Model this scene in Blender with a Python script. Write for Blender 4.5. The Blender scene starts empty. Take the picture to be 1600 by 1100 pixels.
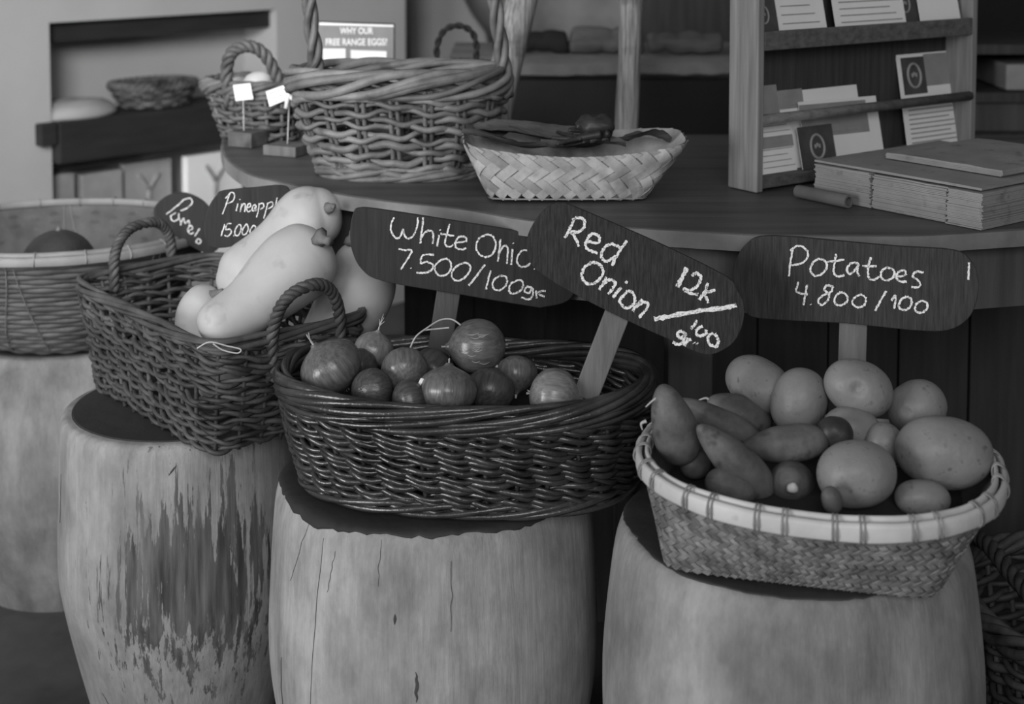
import bpy, math, random
import numpy as np
from mathutils import Vector, noise as mnoise

random.seed(7)
RNG = np.random.default_rng(7)
SC = bpy.context.scene
COL = SC.collection
R = math.radians

# ---------------------------------------------------------------- camera
F, PITCH, HORIZON, CAM_Z = 2300.0, R(4.0), -140.0, 1.2
PY0 = HORIZON + F * math.tan(PITCH)
cd = bpy.data.cameras.new('camera')
cd.sensor_width = 36.0
cd.lens = F * 36.0 / 1600.0
cd.shift_y = -(550.0 - PY0) / 1600.0
cd.clip_start = 0.05
cd.dof.use_dof = True
cd.dof.focus_distance = 1.8
cd.dof.aperture_fstop = 4.8
cam = bpy.data.objects.new('camera', cd)
COL.objects.link(cam)
cam.location = (0, 0, CAM_Z)
cam.rotation_euler = (R(90) - PITCH, 0, 0)
SC.camera = cam

# ---------------------------------------------------------------- light
SC.view_settings.view_transform = 'Standard'
SC.view_settings.look = 'None'
SC.view_settings.gamma = 1.0
SC.view_settings.use_curve_mapping = False
SC.view_settings.exposure = 0.26

world = bpy.data.worlds.new('room_air')
SC.world = world
world.use_nodes = True
world.node_tree.nodes['Background'].inputs[0].default_value = (1, 1, 1, 1)
world.node_tree.nodes['Background'].inputs[1].default_value = 0.14


def area(name, loc, target, sx, sy, power, spread=180):
    l = bpy.data.lights.new(name, 'AREA')
    l.shape = 'RECTANGLE'
    l.size, l.size_y, l.energy = sx, sy, power
    l.spread = R(spread)
    o = bpy.data.objects.new(name, l)
    COL.objects.link(o)
    o.location = loc
    o.rotation_euler = (Vector(target) - Vector(loc)).to_track_quat('-Z', 'Y').to_euler()
    return o


# daylight through the doorway behind and left of the photographer
area('doorway_daylight', (-3.3, -0.9, 1.1), (0.1, 1.9, 0.6), 1.5, 1.6, 88)
# added soft front fill that lifts the leaflets and bag stack
area('front_fill', (0.1, -1.9, 2.2), (0.4, 2.1, 0.8), 1.8, 1.2, 42)
area('wall_fill', (-0.9, 0.7, 1.75), (-0.75, 4.1, 0.75), 0.8, 0.8, 6.5, 60)  # added fill that lifts the left wall and niche, no real window


# ---------------------------------------------------------------- pixel -> place
def ray(px, py):
    x = (px - 800.0) / F
    y = -(py - PY0) / F
    c, s = math.cos(PITCH), math.sin(PITCH)
    return np.array([x, c + y * s, -s + y * c])


CO = np.array([0, 0, CAM_Z])


def PD(px, py, depth):
    d = ray(px, py)
    return CO + d * (depth / d[1])


def PZ(px, py, z):
    d = ray(px, py)
    return CO + d * ((z - CAM_Z) / d[2])


def PP(px, py, p0, n):
    d = ray(px, py)
    return CO + d * (np.dot(p0 - CO, n) / np.dot(d, n))


def M(px, depth):            # a length of px pixels at this depth
    return px * depth / F


# ---------------------------------------------------------------- materials (the photograph is black and white)
def lin(v):
    v = v / 255.0
    return v / 12.92 if v <= 0.04045 else ((v + 0.055) / 1.055) ** 2.4


def gmat(name, dark, light, scale=8.0, stretch=(1, 1, 1), rough=0.7, bump=0.2, bump_scale=60.0,
         detail=6.0, spots=None, spec=0.35, coat=0.0, contrast=(0.3, 0.7), bump_dist=0.004, coord='Object', island=0.0):
    """grey procedural surface: stretched noise between two greys, fine bump, optional darker spots (grey, scale, amount)"""
    m = bpy.data.materials.new(name)
    m.use_nodes = True
    nt = m.node_tree
    b = nt.nodes['Principled BSDF']
    tc = nt.nodes.new('ShaderNodeTexCoord')
    mp = nt.nodes.new('ShaderNodeMapping')
    mp.inputs['Scale'].default_value = stretch
    nt.links.new(tc.outputs[coord], mp.inputs['Vector'])
    n = nt.nodes.new('ShaderNodeTexNoise')
    n.inputs['Scale'].default_value = scale
    n.inputs['Detail'].default_value = detail
    n.inputs['Roughness'].default_value = 0.6
    nt.links.new(mp.outputs[0], n.inputs['Vector'])
    cr = nt.nodes.new('ShaderNodeValToRGB')
    a, c = lin(dark), lin(light)
    cr.color_ramp.elements[0].position, cr.color_ramp.elements[1].position = contrast
    cr.color_ramp.elements[0].color = (a, a, a, 1)
    cr.color_ramp.elements[1].color = (c, c, c, 1)
    nt.links.new(n.outputs['Fac'], cr.inputs[0])
    out = cr.outputs[0]
    if spots:
        g, sc_, am = spots
        n2 = nt.nodes.new('ShaderNodeTexNoise')
        n2.inputs['Scale'].default_value = sc_
        n2.inputs['Detail'].default_value = 3
        nt.links.new(tc.outputs[coord], n2.inputs['Vector'])
        r2 = nt.nodes.new('ShaderNodeValToRGB')
        r2.color_ramp.elements[0].position, r2.color_ramp.elements[1].position = 1 - am - 0.06, 1 - am + 0.06
        nt.links.new(n2.outputs['Fac'], r2.inputs[0])
        mx = nt.nodes.new('ShaderNodeMix')
        mx.data_type = 'RGBA'
        nt.links.new(r2.outputs[0], mx.inputs[0])
        nt.links.new(out, mx.inputs[6])
        mx.inputs[7].default_value = (lin(g),) * 3 + (1,)
        out = mx.outputs[2]
    if island:
        ge = nt.nodes.new('ShaderNodeNewGeometry')
        mr = nt.nodes.new('ShaderNodeMapRange')
        mr.inputs['To Min'].default_value, mr.inputs['To Max'].default_value = 1 - island, 1 + island
        nt.links.new(ge.outputs['Random Per Island'], mr.inputs['Value'])
        vm = nt.nodes.new('ShaderNodeVectorMath')
        vm.operation = 'SCALE'
        nt.links.new(out, vm.inputs[0])
        nt.links.new(mr.outputs[0], vm.inputs['Scale'])
        out = vm.outputs[0]
    nt.links.new(out, b.inputs['Base Color'])
    b.inputs['Roughness'].default_value = rough
    b.inputs['Specular IOR Level'].default_value = spec
    b.inputs['Coat Weight'].default_value = coat
    b.inputs['Coat Roughness'].default_value = 0.25
    if bump:
        nb = nt.nodes.new('ShaderNodeTexNoise')
        nb.inputs['Scale'].default_value = bump_scale
        nb.inputs['Detail'].default_value = 4
        nt.links.new(mp.outputs[0], nb.inputs['Vector'])
        bp = nt.nodes.new('ShaderNodeBump')
        bp.inputs['Strength'].default_value = bump
        bp.inputs['Distance'].default_value = bump_dist
        nt.links.new(nb.outputs['Fac'], bp.inputs['Height'])
        nt.links.new(bp.outputs[0], b.inputs['Normal'])
    m['out'] = 0
    return m


def woodmat(name, dark, light, mott=.72, grain=.14, seed=0.0, rough=.75, mscale=13, tilt=0):
    """pale mottled stump wood: soft patches, small stains and fine grain running up the trunk"""
    m = gmat(name, dark, light, 3.2, (3, 3, 0.6), rough=rough, bump=0)
    nt = m.node_tree
    b = nt.nodes['Principled BSDF']
    src = b.inputs['Base Color'].links[0].from_socket
    tc = nt.nodes.new('ShaderNodeTexCoord')
    fac = None
    fine = None
    for sc_, st, lo, hi, p0, p1 in ((mscale, (1, 1, .55), mott, 1.04, .34, .60), (42, (1, 1, .5), .86, 1.03, .36, .56), (150, (1, 1, .07), 1 - grain, 1 + grain * .6, .3, .7)):
        mp = nt.nodes.new('ShaderNodeMapping')
        mp.inputs['Scale'].default_value = st
        mp.inputs['Location'].default_value = (seed, seed * 1.7, seed * .3)
        mp.inputs['Rotation'].default_value = (0, R(tilt), 0)
        nt.links.new(tc.outputs['Object'], mp.inputs['Vector'])
        n = nt.nodes.new('ShaderNodeTexNoise')
        n.inputs['Scale'].default_value = sc_
        n.inputs['Detail'].default_value = 5
        n.inputs['Roughness'].default_value = .65
        nt.links.new(mp.outputs[0], n.inputs['Vector'])
        mr = nt.nodes.new('ShaderNodeMapRange')
        mr.inputs['From Min'].default_value, mr.inputs['From Max'].default_value = p0, p1
        mr.inputs['To Min'].default_value, mr.inputs['To Max'].default_value = lo, hi
        nt.links.new(n.outputs['Fac'], mr.inputs['Value'])
        fine = n
        if fac is None:
            fac = mr.outputs[0]
        else:
            mu = nt.nodes.new('ShaderNodeMath')
            mu.operation = 'MULTIPLY'
            nt.links.new(fac, mu.inputs[0])
            nt.links.new(mr.outputs[0], mu.inputs[1])
            fac = mu.outputs[0]
    vm = nt.nodes.new('ShaderNodeVectorMath')
    vm.operation = 'SCALE'
    nt.links.new(src, vm.inputs[0])
    nt.links.new(fac, vm.inputs['Scale'])
    nt.links.new(vm.outputs[0], b.inputs['Base Color'])
    bp = nt.nodes.new('ShaderNodeBump')
    bp.inputs['Strength'].default_value = .35
    bp.inputs['Distance'].default_value = .003
    nt.links.new(fine.outputs['Fac'], bp.inputs['Height'])
    nt.links.new(bp.outputs[0], b.inputs['Normal'])
    return m


MAT = {}
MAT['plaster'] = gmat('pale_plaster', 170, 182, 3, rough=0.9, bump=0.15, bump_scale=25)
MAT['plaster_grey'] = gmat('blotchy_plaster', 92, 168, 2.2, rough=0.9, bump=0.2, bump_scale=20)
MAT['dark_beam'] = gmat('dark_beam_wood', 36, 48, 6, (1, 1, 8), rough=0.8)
MAT['floor'] = gmat('dark_floor', 62, 98, 5, rough=0.6, bump=0.1)
MAT['stump'] = gmat('stump_wood', 118, 156, 3.2, (3, 3, 0.6), rough=0.75, bump=0.25, bump_scale=30, spots=(118, 7, 0.32))
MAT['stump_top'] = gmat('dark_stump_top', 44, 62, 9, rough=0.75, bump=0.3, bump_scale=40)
MAT['counter'] = gmat('counter_wood', 62, 94, 5, (0.5, 5, 5), rough=0.5, bump=0.12, bump_scale=30)
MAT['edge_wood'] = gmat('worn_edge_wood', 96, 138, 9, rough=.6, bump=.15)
MAT['counter_dark'] = gmat('counter_body_wood', 66, 92, 5, (6, 6, 0.6), rough=0.7, bump=0.15)
MAT['counter_black'] = gmat('counter_panel_wood', 46, 68, 5, (8, 8, 0.6), rough=0.8)
MAT['wicker'] = gmat('brown_wicker', 86, 128, 22, rough=0.5, bump=0.3, bump_scale=90, spots=(60, 14, 0.34), island=.3)
MAT['wicker_worn'] = gmat('worn_wicker', 54, 86, 22, rough=0.55, bump=0.3, bump_scale=90, spots=(42, 14, 0.34), island=.3)
MAT['wicker_black'] = gmat('blackish_wicker', 26, 40, 22, rough=0.7, bump=0.3, bump_scale=90)
MAT['wicker_mid'] = gmat('dull_wicker', 72, 106, 22, rough=0.55, bump=0.3, bump_scale=90, spots=(48, 14, 0.36), island=.3)
MAT['wicker_dark'] = gmat('dark_varnished_wicker', 36, 62, 22, rough=0.30, bump=0.3, bump_scale=90, spots=(30, 14, 0.4), spec=0.85, island=.3)
MAT['bamboo'] = gmat('bamboo_strip', 82, 144, 34, rough=0.55, bump=0.3, bump_scale=120, island=.28)
MAT['palm'] = gmat('palm_strip', 134, 182, 26, rough=0.6, bump=0.25, bump_scale=120, spots=(118, 18, 0.36), island=.26)
MAT['cane'] = gmat('pale_cane', 170, 196, 14, rough=0.45, bump=0.12, spots=(150, 25, 0.27))
MAT['binding'] = gmat('rattan_binding', 110, 140, 30, rough=0.5)
MAT['bamboo_grey'] = gmat('grey_bamboo', 72, 102, 20, rough=0.65, bump=0.2, island=.25)
MAT['bamboo_rim'] = gmat('bamboo_rim', 116, 146, 12, rough=0.6, bump=0.2)
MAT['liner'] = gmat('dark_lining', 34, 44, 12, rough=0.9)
MAT['squash'] = gmat('squash_skin', 172, 194, 9, rough=0.5, bump=0.1, bump_scale=50, spots=(160, 30, 0.33))
MAT['stem'] = gmat('dry_stem', 92, 128, 40, rough=0.8, bump=0.4)
MAT['onion'] = gmat('onion_skin', 74, 112, 75, (3.2, 3.2, 0.2), rough=0.3, bump=0.25, bump_scale=60, spec=0.5, coat=0.15, bump_dist=0.003)
MAT['onion_pale'] = gmat('pale_onion_skin', 98, 140, 75, (3.2, 3.2, 0.2), rough=0.3, bump=0.25, bump_scale=60, spec=0.5, coat=0.2, bump_dist=0.003)
MAT['onion_dark'] = gmat('dark_onion_skin', 50, 84, 75, (3.2, 3.2, 0.2), rough=0.35, bump=0.25, bump_scale=60, spec=0.5, coat=0.1, bump_dist=0.003)
MAT['husk'] = gmat('dry_husk', 150, 190, 30, (1, 1, .3), rough=0.7, bump=0.3)
MAT['potato'] = gmat('potato_skin', 112, 140, 14, rough=0.45, bump=0.3, bump_scale=130, spots=(98, 110, 0.33), bump_dist=0.002)
MAT['sweet'] = gmat('sweet_potato_skin', 66, 108, 26, rough=0.55, bump=0.6, bump_scale=70, spots=(60, 40, 0.36), bump_dist=0.002)
MAT['scar'] = gmat('pale_scar', 150, 190, 60, rough=0.8)
MAT['board'] = gmat('black_sign_board', 38, 52, 12, (10, 10, 0.7), rough=0.75, bump=0.25, bump_scale=18)
MAT['board_grain'] = gmat('worn_black_board', 36, 64, 40, (12, 12, 0.5), rough=0.75, bump=0.35, bump_scale=20)
MAT['board_grey'] = gmat('weathered_grey_board', 24, 54, 40, (12, 12, 0.5), rough=0.75, bump=0.45, bump_scale=20)
MAT['stake'] = gmat('plain_stake_wood', 86, 114, 12, (5, 5, 0.5), rough=0.7, bump=0.2)
MAT['stake_dark'] = gmat('dark_stake_wood', 66, 84, 12, (5, 5, 0.5), rough=0.7, bump=0.2)
MAT['chalk'] = gmat('chalk', 120, 236, 420, rough=0.95, bump=0, contrast=(0.36, 0.50))
MAT['rack'] = gmat('rack_wood', 104, 142, 14, (9, 9, 0.35), rough=0.65, bump=0.15, bump_scale=25)
MAT['rack_h'] = gmat('rack_rail_wood', 74, 106, 14, (0.6, 9, 9), rough=0.65, bump=0.15, bump_scale=25)
MAT['rack_back'] = gmat('rack_back_wood', 52, 74, 12, (9, 9, 0.4), rough=0.75)
MAT['post'] = gmat('rough_post', 96, 176, 42, (5, 5, 0.3), rough=0.8, bump=0.6, bump_scale=50, spots=(66, 14, 0.36))
MAT['log'] = gmat('driftwood', 66, 108, 8, (0.6, 4, 4), rough=0.85, bump=0.4)
MAT['log_dark'] = gmat('dark_log', 20, 34, 8, (0.6, 4, 4), rough=0.85, bump=0.4)
MAT['stone'] = gmat('ledge_stone', 90, 130, 8, rough=0.9, bump=0.4)
MAT['paper'] = gmat('white_card', 236, 246, 8, rough=0.8, bump=0)
MAT['paper_mid'] = gmat('grey_print', 140, 160, 20, rough=0.7, bump=0)
MAT['paper_dark'] = gmat('dark_print', 62, 90, 20, rough=0.6, bump=0)
MAT['ink'] = gmat('ink', 140, 156, 60, rough=0.8, bump=0)
MAT['kraft'] = gmat('kraft_paper', 132, 150, 16, rough=0.85, bump=0.15, spots=(118, 40, 0.34))
MAT['kraft_dark'] = gmat('dark_kraft_paper', 88, 108, 16, rough=0.85, bump=0.15)
MAT['metal'] = gmat('bright_wire', 170, 200, 20, rough=0.35, bump=0)
MAT['leaf'] = gmat('dried_leaf', 66, 108, 18, (1, 3, 3), rough=0.7, bump=0.4)
MAT['pod'] = gmat('dark_pod', 34, 60, 30, rough=0.45, bump=0.3)
MAT['pale_item'] = gmat('pale_shell', 190, 214, 14, rough=0.6, bump=0.05)
MAT['sack'] = gmat('pale_cloth', 150, 172, 8, rough=0.9, bump=0.2)
MAT['panel_grey'] = gmat('grey_panel', 124, 140, 5, rough=0.85, bump=0.15)
MAT['board_sign_print'] = gmat('sign_print', 118, 136, 14, rough=0.5, bump=0)
MAT['pomelo'] = gmat('pomelo_skin', 46, 62, 30, rough=0.55, bump=0.3, bump_scale=140)
MAT['black'] = gmat('blackened_metal', 14, 20, 10, rough=0.6)


# ---------------------------------------------------------------- mesh building
WLOC = {}


class MB:
    def __init__(self):
        self.v, self.f, self.n = [], [], 0

    def add(self, verts, faces):
        verts = np.asarray(verts, float).reshape(-1, 3)
        self.v.append(verts)
        o = self.n
        self.f.extend([tuple(int(i) + o for i in f) for f in faces])
        self.n += len(verts)
        return self

    def box(self, c, s, ax=None):
        c = np.asarray(c, float)
        ax = np.eye(3) if ax is None else np.asarray(ax, float)
        p = []
        for dz in (-.5, .5):
            for dx, dy in ((-.5, -.5), (.5, -.5), (.5, .5), (-.5, .5)):
                p.append(c + ax[0] * dx * s[0] + ax[1] * dy * s[1] + ax[2] * dz * s[2])
        return self.add(p, [(3, 2, 1, 0), (4, 5, 6, 7), (0, 1, 5, 4), (1, 2, 6, 5), (2, 3, 7, 6), (3, 0, 4, 7)])

    def tube(self, pts, r, sides=6, closed=False, up=None, flat=None):
        """tube along pts; flat=(wn, wb) scales the two cross-section axes"""
        pts = np.asarray(pts, float)
        N = len(pts)
        r = np.broadcast_to(np.asarray(r, float), (N,))
        if closed:
            t = np.roll(pts, -1, 0) - np.roll(pts, 1, 0)
        else:
            t = np.gradient(pts, axis=0)
        t /= np.maximum(np.linalg.norm(t, axis=1, keepdims=True), 1e-12)
        if up is not None:
            n1 = np.cross(t, np.asarray(up, float))
            n1 /= np.maximum(np.linalg.norm(n1, axis=1, keepdims=True), 1e-9)
        else:
            n1 = np.zeros_like(pts)
            a = np.array([0, 0, 1.0]) if abs(t[0][2]) < 0.9 else np.array([1.0, 0, 0])
            u = np.cross(t[0], a)
            u /= np.linalg.norm(u)
            for i in range(N):
                u = u - t[i] * np.dot(u, t[i])
                u /= max(np.linalg.norm(u), 1e-9)
                n1[i] = u
        n2 = np.cross(t, n1)
        fa, fb = flat or (1, 1)
        ang = np.arange(sides) * 2 * np.pi / sides
        ring = (pts[:, None] + r[:, None, None] * (fa * np.cos(ang)[None, :, None] * n1[:, None] + fb * np.sin(ang)[None, :, None] * n2[:, None]))
        V = ring.reshape(-1, 3)
        fs = []
        rows = N if closed else N - 1
        for i in range(rows):
            a0, b0 = i * sides, ((i + 1) % N) * sides
            for k in range(sides):
                k2 = (k + 1) % sides
                fs.append((a0 + k, a0 + k2, b0 + k2, b0 + k))
        if not closed:
            fs.append(tuple(range(sides - 1, -1, -1)))
            fs.append(tuple((N - 1) * sides + k for k in range(sides)))
        return self.add(V, fs)

    def grid(self, P, close_u=False, close_v=False, flip=False):
        """P: (nu, nv, 3)"""
        nu, nv = P.shape[:2]
        fs = []
        for i in range(nu if close_u else nu - 1):
            for j in range(nv if close_v else nv - 1):
                a, b = i * nv + j, ((i + 1) % nu) * nv + j
                c, d = ((i + 1) % nu) * nv + (j + 1) % nv, i * nv + (j + 1) % nv
                fs.append((a, d, c, b) if flip else (a, b, c, d))
        return self.add(P.reshape(-1, 3), fs)

    def prism(self, poly, off):
        """closed polygon of 3-D points extruded by the vector off"""
        poly = np.asarray(poly, float)
        n = len(poly)
        V = np.vstack([poly, poly + np.asarray(off)])
        fs = [tuple(range(n)), tuple(range(2 * n - 1, n - 1, -1))]
        for i in range(n):
            j = (i + 1) % n
            fs.append((i, i + n, j + n, j))
        return self.add(V, fs)

    def loft(self, spine, radii, sides=28, bumpf=None):
        """smooth round body along a spine with given radii (ends closed by the radii going to ~0)"""
        spine, radii = np.asarray(spine, float), np.asarray(radii, float)
        mb = MB()
        mb.tube(spine, np.maximum(radii, 1e-4), sides)
        V = mb.v[0]
        if bumpf is not None:
            V = bumpf(V, np.repeat(spine, sides, axis=0))
        return self.add(V, mb.f)


def build(mb, name, mat, parent=None, loc=None, smooth=True, label=None, bevel=0.0, subdiv=0, autosmooth=None):
    V = np.vstack(mb.v)
    if parent is not None:
        org = np.array(WLOC[parent.name])
    elif loc is not None:
        org = np.array(loc, float)
    else:
        lo, hi = V.min(0), V.max(0)
        org = np.array([(lo[0] + hi[0]) / 2, (lo[1] + hi[1]) / 2, lo[2]])
    me = bpy.data.meshes.new(name)
    me.from_pydata((V - org).tolist(), [], mb.f)
    me.materials.append(MAT[mat] if isinstance(mat, str) else mat)
    me.validate()
    me.update()
    if smooth:
        me.polygons.foreach_set('use_smooth', [True] * len(me.polygons))
        if autosmooth:
            me.set_sharp_from_angle(angle=R(autosmooth))
    o = bpy.data.objects.new(name, me)
    COL.objects.link(o)
    if parent is not None:
        o.parent = parent
    else:
        o.location = org
    WLOC[o.name] = org
    if label:
        o['label'] = label
    if bevel:
        b = o.modifiers.new('edge', 'BEVEL')
        b.width, b.segments = bevel, 2
        b.limit_method = 'ANGLE'
    if subdiv:
        s = o.modifiers.new('smooth', 'SUBSURF')
        s.levels = s.render_levels = subdiv
    return o


def thing(name, label, cat, loc, group=None):
    o = bpy.data.objects.new(name, None)
    o.empty_display_size = 0.05
    COL.objects.link(o)
    o.location = loc
    WLOC[o.name] = np.array(loc, float)
    return tag(o, label, cat, group)


def tag(o, label, cat, group=None, kind=None):
    o['label'], o['category'] = label, cat
    if group:
        o['group'] = group
    if kind:
        o['kind'] = kind
    return o


def struct(mb, name, mat, **k):
    o = build(mb, name, mat, **k)
    o['kind'] = 'structure'
    return o


def catmull(pts, per=8, closed=False):
    pts = np.asarray(pts, float)
    n = len(pts)
    if n < 3 and not closed:
        t = np.linspace(0, 1, per * (n - 1) + 1)[:, None]
        return pts[0] * (1 - t) + pts[-1] * t
    out = []
    for i in range(n if closed else n - 1):
        if closed:
            p0, p1, p2, p3 = pts[(i - 1) % n], pts[i], pts[(i + 1) % n], pts[(i + 2) % n]
        else:
            p0, p1, p2, p3 = pts[max(i - 1, 0)], pts[i], pts[i + 1], pts[min(i + 2, n - 1)]
        for k in range(per):
            t = k / per
            out.append(0.5 * ((2 * p1) + (-p0 + p2) * t + (2 * p0 - 5 * p1 + 4 * p2 - p3) * t * t + (-p0 + 3 * p1 - 3 * p2 + p3) * t ** 3))
    if not closed:
        out.append(pts[-1])
    return np.array(out)


def unit(v):
    v = np.asarray(v, float)
    return v / np.linalg.norm(v)


# ---------------------------------------------------------------- baskets
class Surf:
    """basket side: superellipse base (a0,b0,n0) at z0 to superellipse rim (a1,b1,n1) at z1, turned by rot"""

    def __init__(s, c0, a0, b0, n0, z0, c1, a1, b1, n1, z1, rot=0.0, prof=None, zfun=None):
        s.c0, s.c1 = np.array(c0, float), np.array(c1, float)
        s.p = (a0, b0, n0, a1, b1, n1)
        s.z0, s.z1, s.rot = z0, z1, rot
        s.prof = prof or (lambda v: v)
        s.zfun = zfun
        th = np.linspace(0, 2 * np.pi, 1441)
        x, y = s.curve(th, a1, b1, n1)
        L = np.concatenate([[0], np.cumsum(np.hypot(np.diff(x), np.diff(y)))])
        s.len, s.th, s.L = L[-1], th, L / L[-1]

    @staticmethod
    def curve(th, a, b, n):
        r = (np.abs(np.cos(th) / a) ** n + np.abs(np.sin(th) / b) ** n) ** (-1.0 / n)
        return r * np.cos(th), r * np.sin(th)

    def raw(s, u, v):
        th = np.interp(np.mod(u, 1.0), s.L, s.th)
        a0, b0, n0, a1, b1, n1 = s.p
        x0, y0 = s.curve(th, a0, b0, n0)
        x1, y1 = s.curve(th, a1, b1, n1)
        w = s.prof(v)
        c, sn = math.cos(s.rot), math.sin(s.rot)
        x, y = x0 * (1 - w) + x1 * w, y0 * (1 - w) + y1 * w
        X = s.c0[0] * (1 - v) + s.c1[0] * v + x * c - y * sn
        Y = s.c0[1] * (1 - v) + s.c1[1] * v + x * sn + y * c
        z = s.z0 + (s.z1 - s.z0) * v
        if s.zfun is not None:
            z = z + s.zfun(u, v)
        return np.stack(np.broadcast_arrays(X, Y, z), -1)

    def ev(s, u, v):
        u, v = np.broadcast_arrays(np.asarray(u, float), np.asarray(v, float))
        P = s.raw(u, v)
        e = 1e-3
        du = s.raw(u + e, v) - s.raw(u - e, v)
        dv = s.raw(u, v + e) - s.raw(u, v - e)
        n = np.cross(du, dv)
        n /= np.maximum(np.linalg.norm(n, axis=-1, keepdims=True), 1e-12)
        return P, n


def weave(mb, S, n, rows, v0, v1, r, amp, jit=0.3, sides=6, per=5, stake_r=None, stake_pair=0.0, twin=0.0, brick=1.0):
    m = n * per
    u = np.arange(m) / m
    for k in range(rows):
        v = v0 + (v1 - v0) * (k + .5) / rows
        ph = RNG.uniform(0, 6.28, 4)
        vj = v + (np.sin(2 * np.pi * 3 * u + ph[0]) * .4 + np.sin(2 * np.pi * 7 * u + ph[1]) * .3 + np.sin(2 * np.pi * 17 * u + ph[2]) * .3) * jit * (v1 - v0) / rows
        P, N = S.ev(u, vj)
        if twin:                       # two strands twined around the stakes
            sh = .5 * (k % 2) * brick
            for s_ in (1, -1):
                ph2 = np.pi * n * (u + sh / n) + .35 * np.sin(2 * np.pi * 3 * u + ph[0])
                ph2 = np.pi * n * u + np.pi * sh + .4 * np.sin(2 * np.pi * 4 * u + ph[0]) + .25 * np.sin(ph[3])
                P, N = S.ev(u, vj)
                C = P + N * (s_ * amp * np.cos(ph2))[:, None] + np.array([0, 0, 1.0]) * (-s_ * twin * np.sin(ph2))[:, None]
                mb.tube(C, r * (1 + .12 * RNG.uniform(-1, 1)), sides, closed=True, up=(0, 0, 1))
            continue
        off = amp * np.cos(np.pi * n * u + np.pi * k)
        rr = r * (1 + .18 * np.sin(2 * np.pi * 2 * u + ph[3]) + .12 * RNG.uniform(-1, 1))
        mb.tube(P + N * off[:, None], rr, sides, closed=True, up=(0, 0, 1))
    if stake_r:
        vv = np.linspace(v0 - .02, v1 + .02, 10)
        for k in range(n):
            for d in ((-stake_pair, stake_pair) if stake_pair else (0,)):
                P, N = S.ev(np.full(10, (k + .0) / n + d / S.len), vv)
                mb.tube(P, stake_r, 6)


def rope_ring(mb, S, v, a, b, strands, turns, r, sides=6, per=14, dn=0.0, dz=0.0, jit=0.1):
    m = max(turns, 1) * per * 2
    m = max(m, 220)
    u = np.arange(m) / m
    P, N = S.ev(u, np.full(m, v))
    up = np.array([0, 0, 1.0])
    for k in range(strands):
        j = RNG.uniform(-1, 1, 4) * jit
        ph = 2 * np.pi * (turns * u + k / strands) + j[0] + .25 * np.sin(2 * np.pi * 3 * u + j[1] * 30)
        C = P + N * (dn + a * np.cos(ph))[:, None] + up * (dz + b * np.sin(ph))[:, None]
        mb.tube(C, r * (1 + j[2]), sides, closed=True, up=(0, 0, 1))


def rope(mb, pts, Rr, r, strands, turns, sides=7, taper=0.0):
    """rope of helical strands along an open path"""
    pts = np.asarray(pts, float)
    N = len(pts)
    t = np.gradient(pts, axis=0)
    t /= np.linalg.norm(t, axis=1, keepdims=True)
    u = np.cross(t[0], [0.3, 1, 0.2])
    n1 = np.zeros_like(pts)
    for i in range(N):
        u = u - t[i] * np.dot(u, t[i])
        u /= np.linalg.norm(u)
        n1[i] = u
    n2 = np.cross(t, n1)
    s = np.linspace(0, 1, N)
    for k in range(strands):
        ph = 2 * np.pi * (turns * s + k / strands)
        RR = Rr * (1 + taper * (np.abs(2 * s - 1) ** 3))
        C = pts + RR[:, None] * (np.cos(ph)[:, None] * n1 + np.sin(ph)[:, None] * n2)
        mb.tube(C, r, sides)


def base_disc(mb, S, v=0.0, thick=0.006, n=48):
    u = np.arange(n) / n
    P, N = S.ev(u, np.full(n, v))
    P = P - N * 0.002
    P[:, 2] = P[:, 2].min() if v == 0 else P[:, 2]
    mb.prism(P[::-1], (0, 0, thick))


def twill(mb, S, npitch, H, amp, wfac=0.92, sides_gap=0.0, v_top=1.0, seed=1):
    """2/2 twill of diagonal flat strips over the side surface: npitch strip pitches around (multiple of 4)"""
    rng = np.random.default_rng(seed)
    p = 1.0 / npitch                       # pitch in u
    lp = p * S.len                         # in metres along the rim
    nv = int(round(H / lp)) * 1            # pitches up the side
    nv = max(nv, 2)
    hw = 0.5 * wfac
    for fam in (0, 1):
        for i in range(npitch):
            # points along the strip, half-crossing steps; a,b lattice coordinates
            ks = np.arange(0, 2 * nv + .01, 0.5)
            # crossings where the other family index is an integer
            half = 0.5 * ks                # height in pitches
            if fam == 0:
                s0 = i + half
                other = (s0 + half)        # index of crossing strip = i + k
            else:
                s0 = i - half
                other = (s0 - half)
            ii = ks if fam == 0 else ks
            # over/under : parity band on k
            if fam == 0:
                ph = (ks + 0.0) % 4
                o = np.cos(2 * np.pi * (ph - .5) / 4)
            else:
                ph = (ks + 0.0) % 4
                o = -np.cos(2 * np.pi * (ph - .5) / 4)
            o = np.clip(o * 1.6, -1, 1)
            w = hw * (1 + rng.uniform(-.06, .04))
            d = 0.5 * w * 1.0
            sgn = 1 if fam == 0 else -1
            rows = []
            jitter = rng.uniform(-.05, .05)
            for side in (1, -1):
                # perpendicular to the strip direction in (s,t)
                su = (s0 + jitter - sgn * side * d) * p
                tv = np.clip((half + side * d) / nv, 0, 1) * v_top
                P, N = S.ev(su, tv)
                rows.append((P, N))
            ex = amp * o[:, None]
            th = amp * 0.55
            A, NA = rows[0]
            B, NB = rows[1]
            A1, B1 = A + NA * (ex + th), B + NB * (ex + th)
            A0, B0 = A + NA * (ex - th), B + NB * (ex - th)
            G = np.stack([A1, B1, B0, A0], axis=1)
            mb.grid(G, close_v=True)


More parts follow.
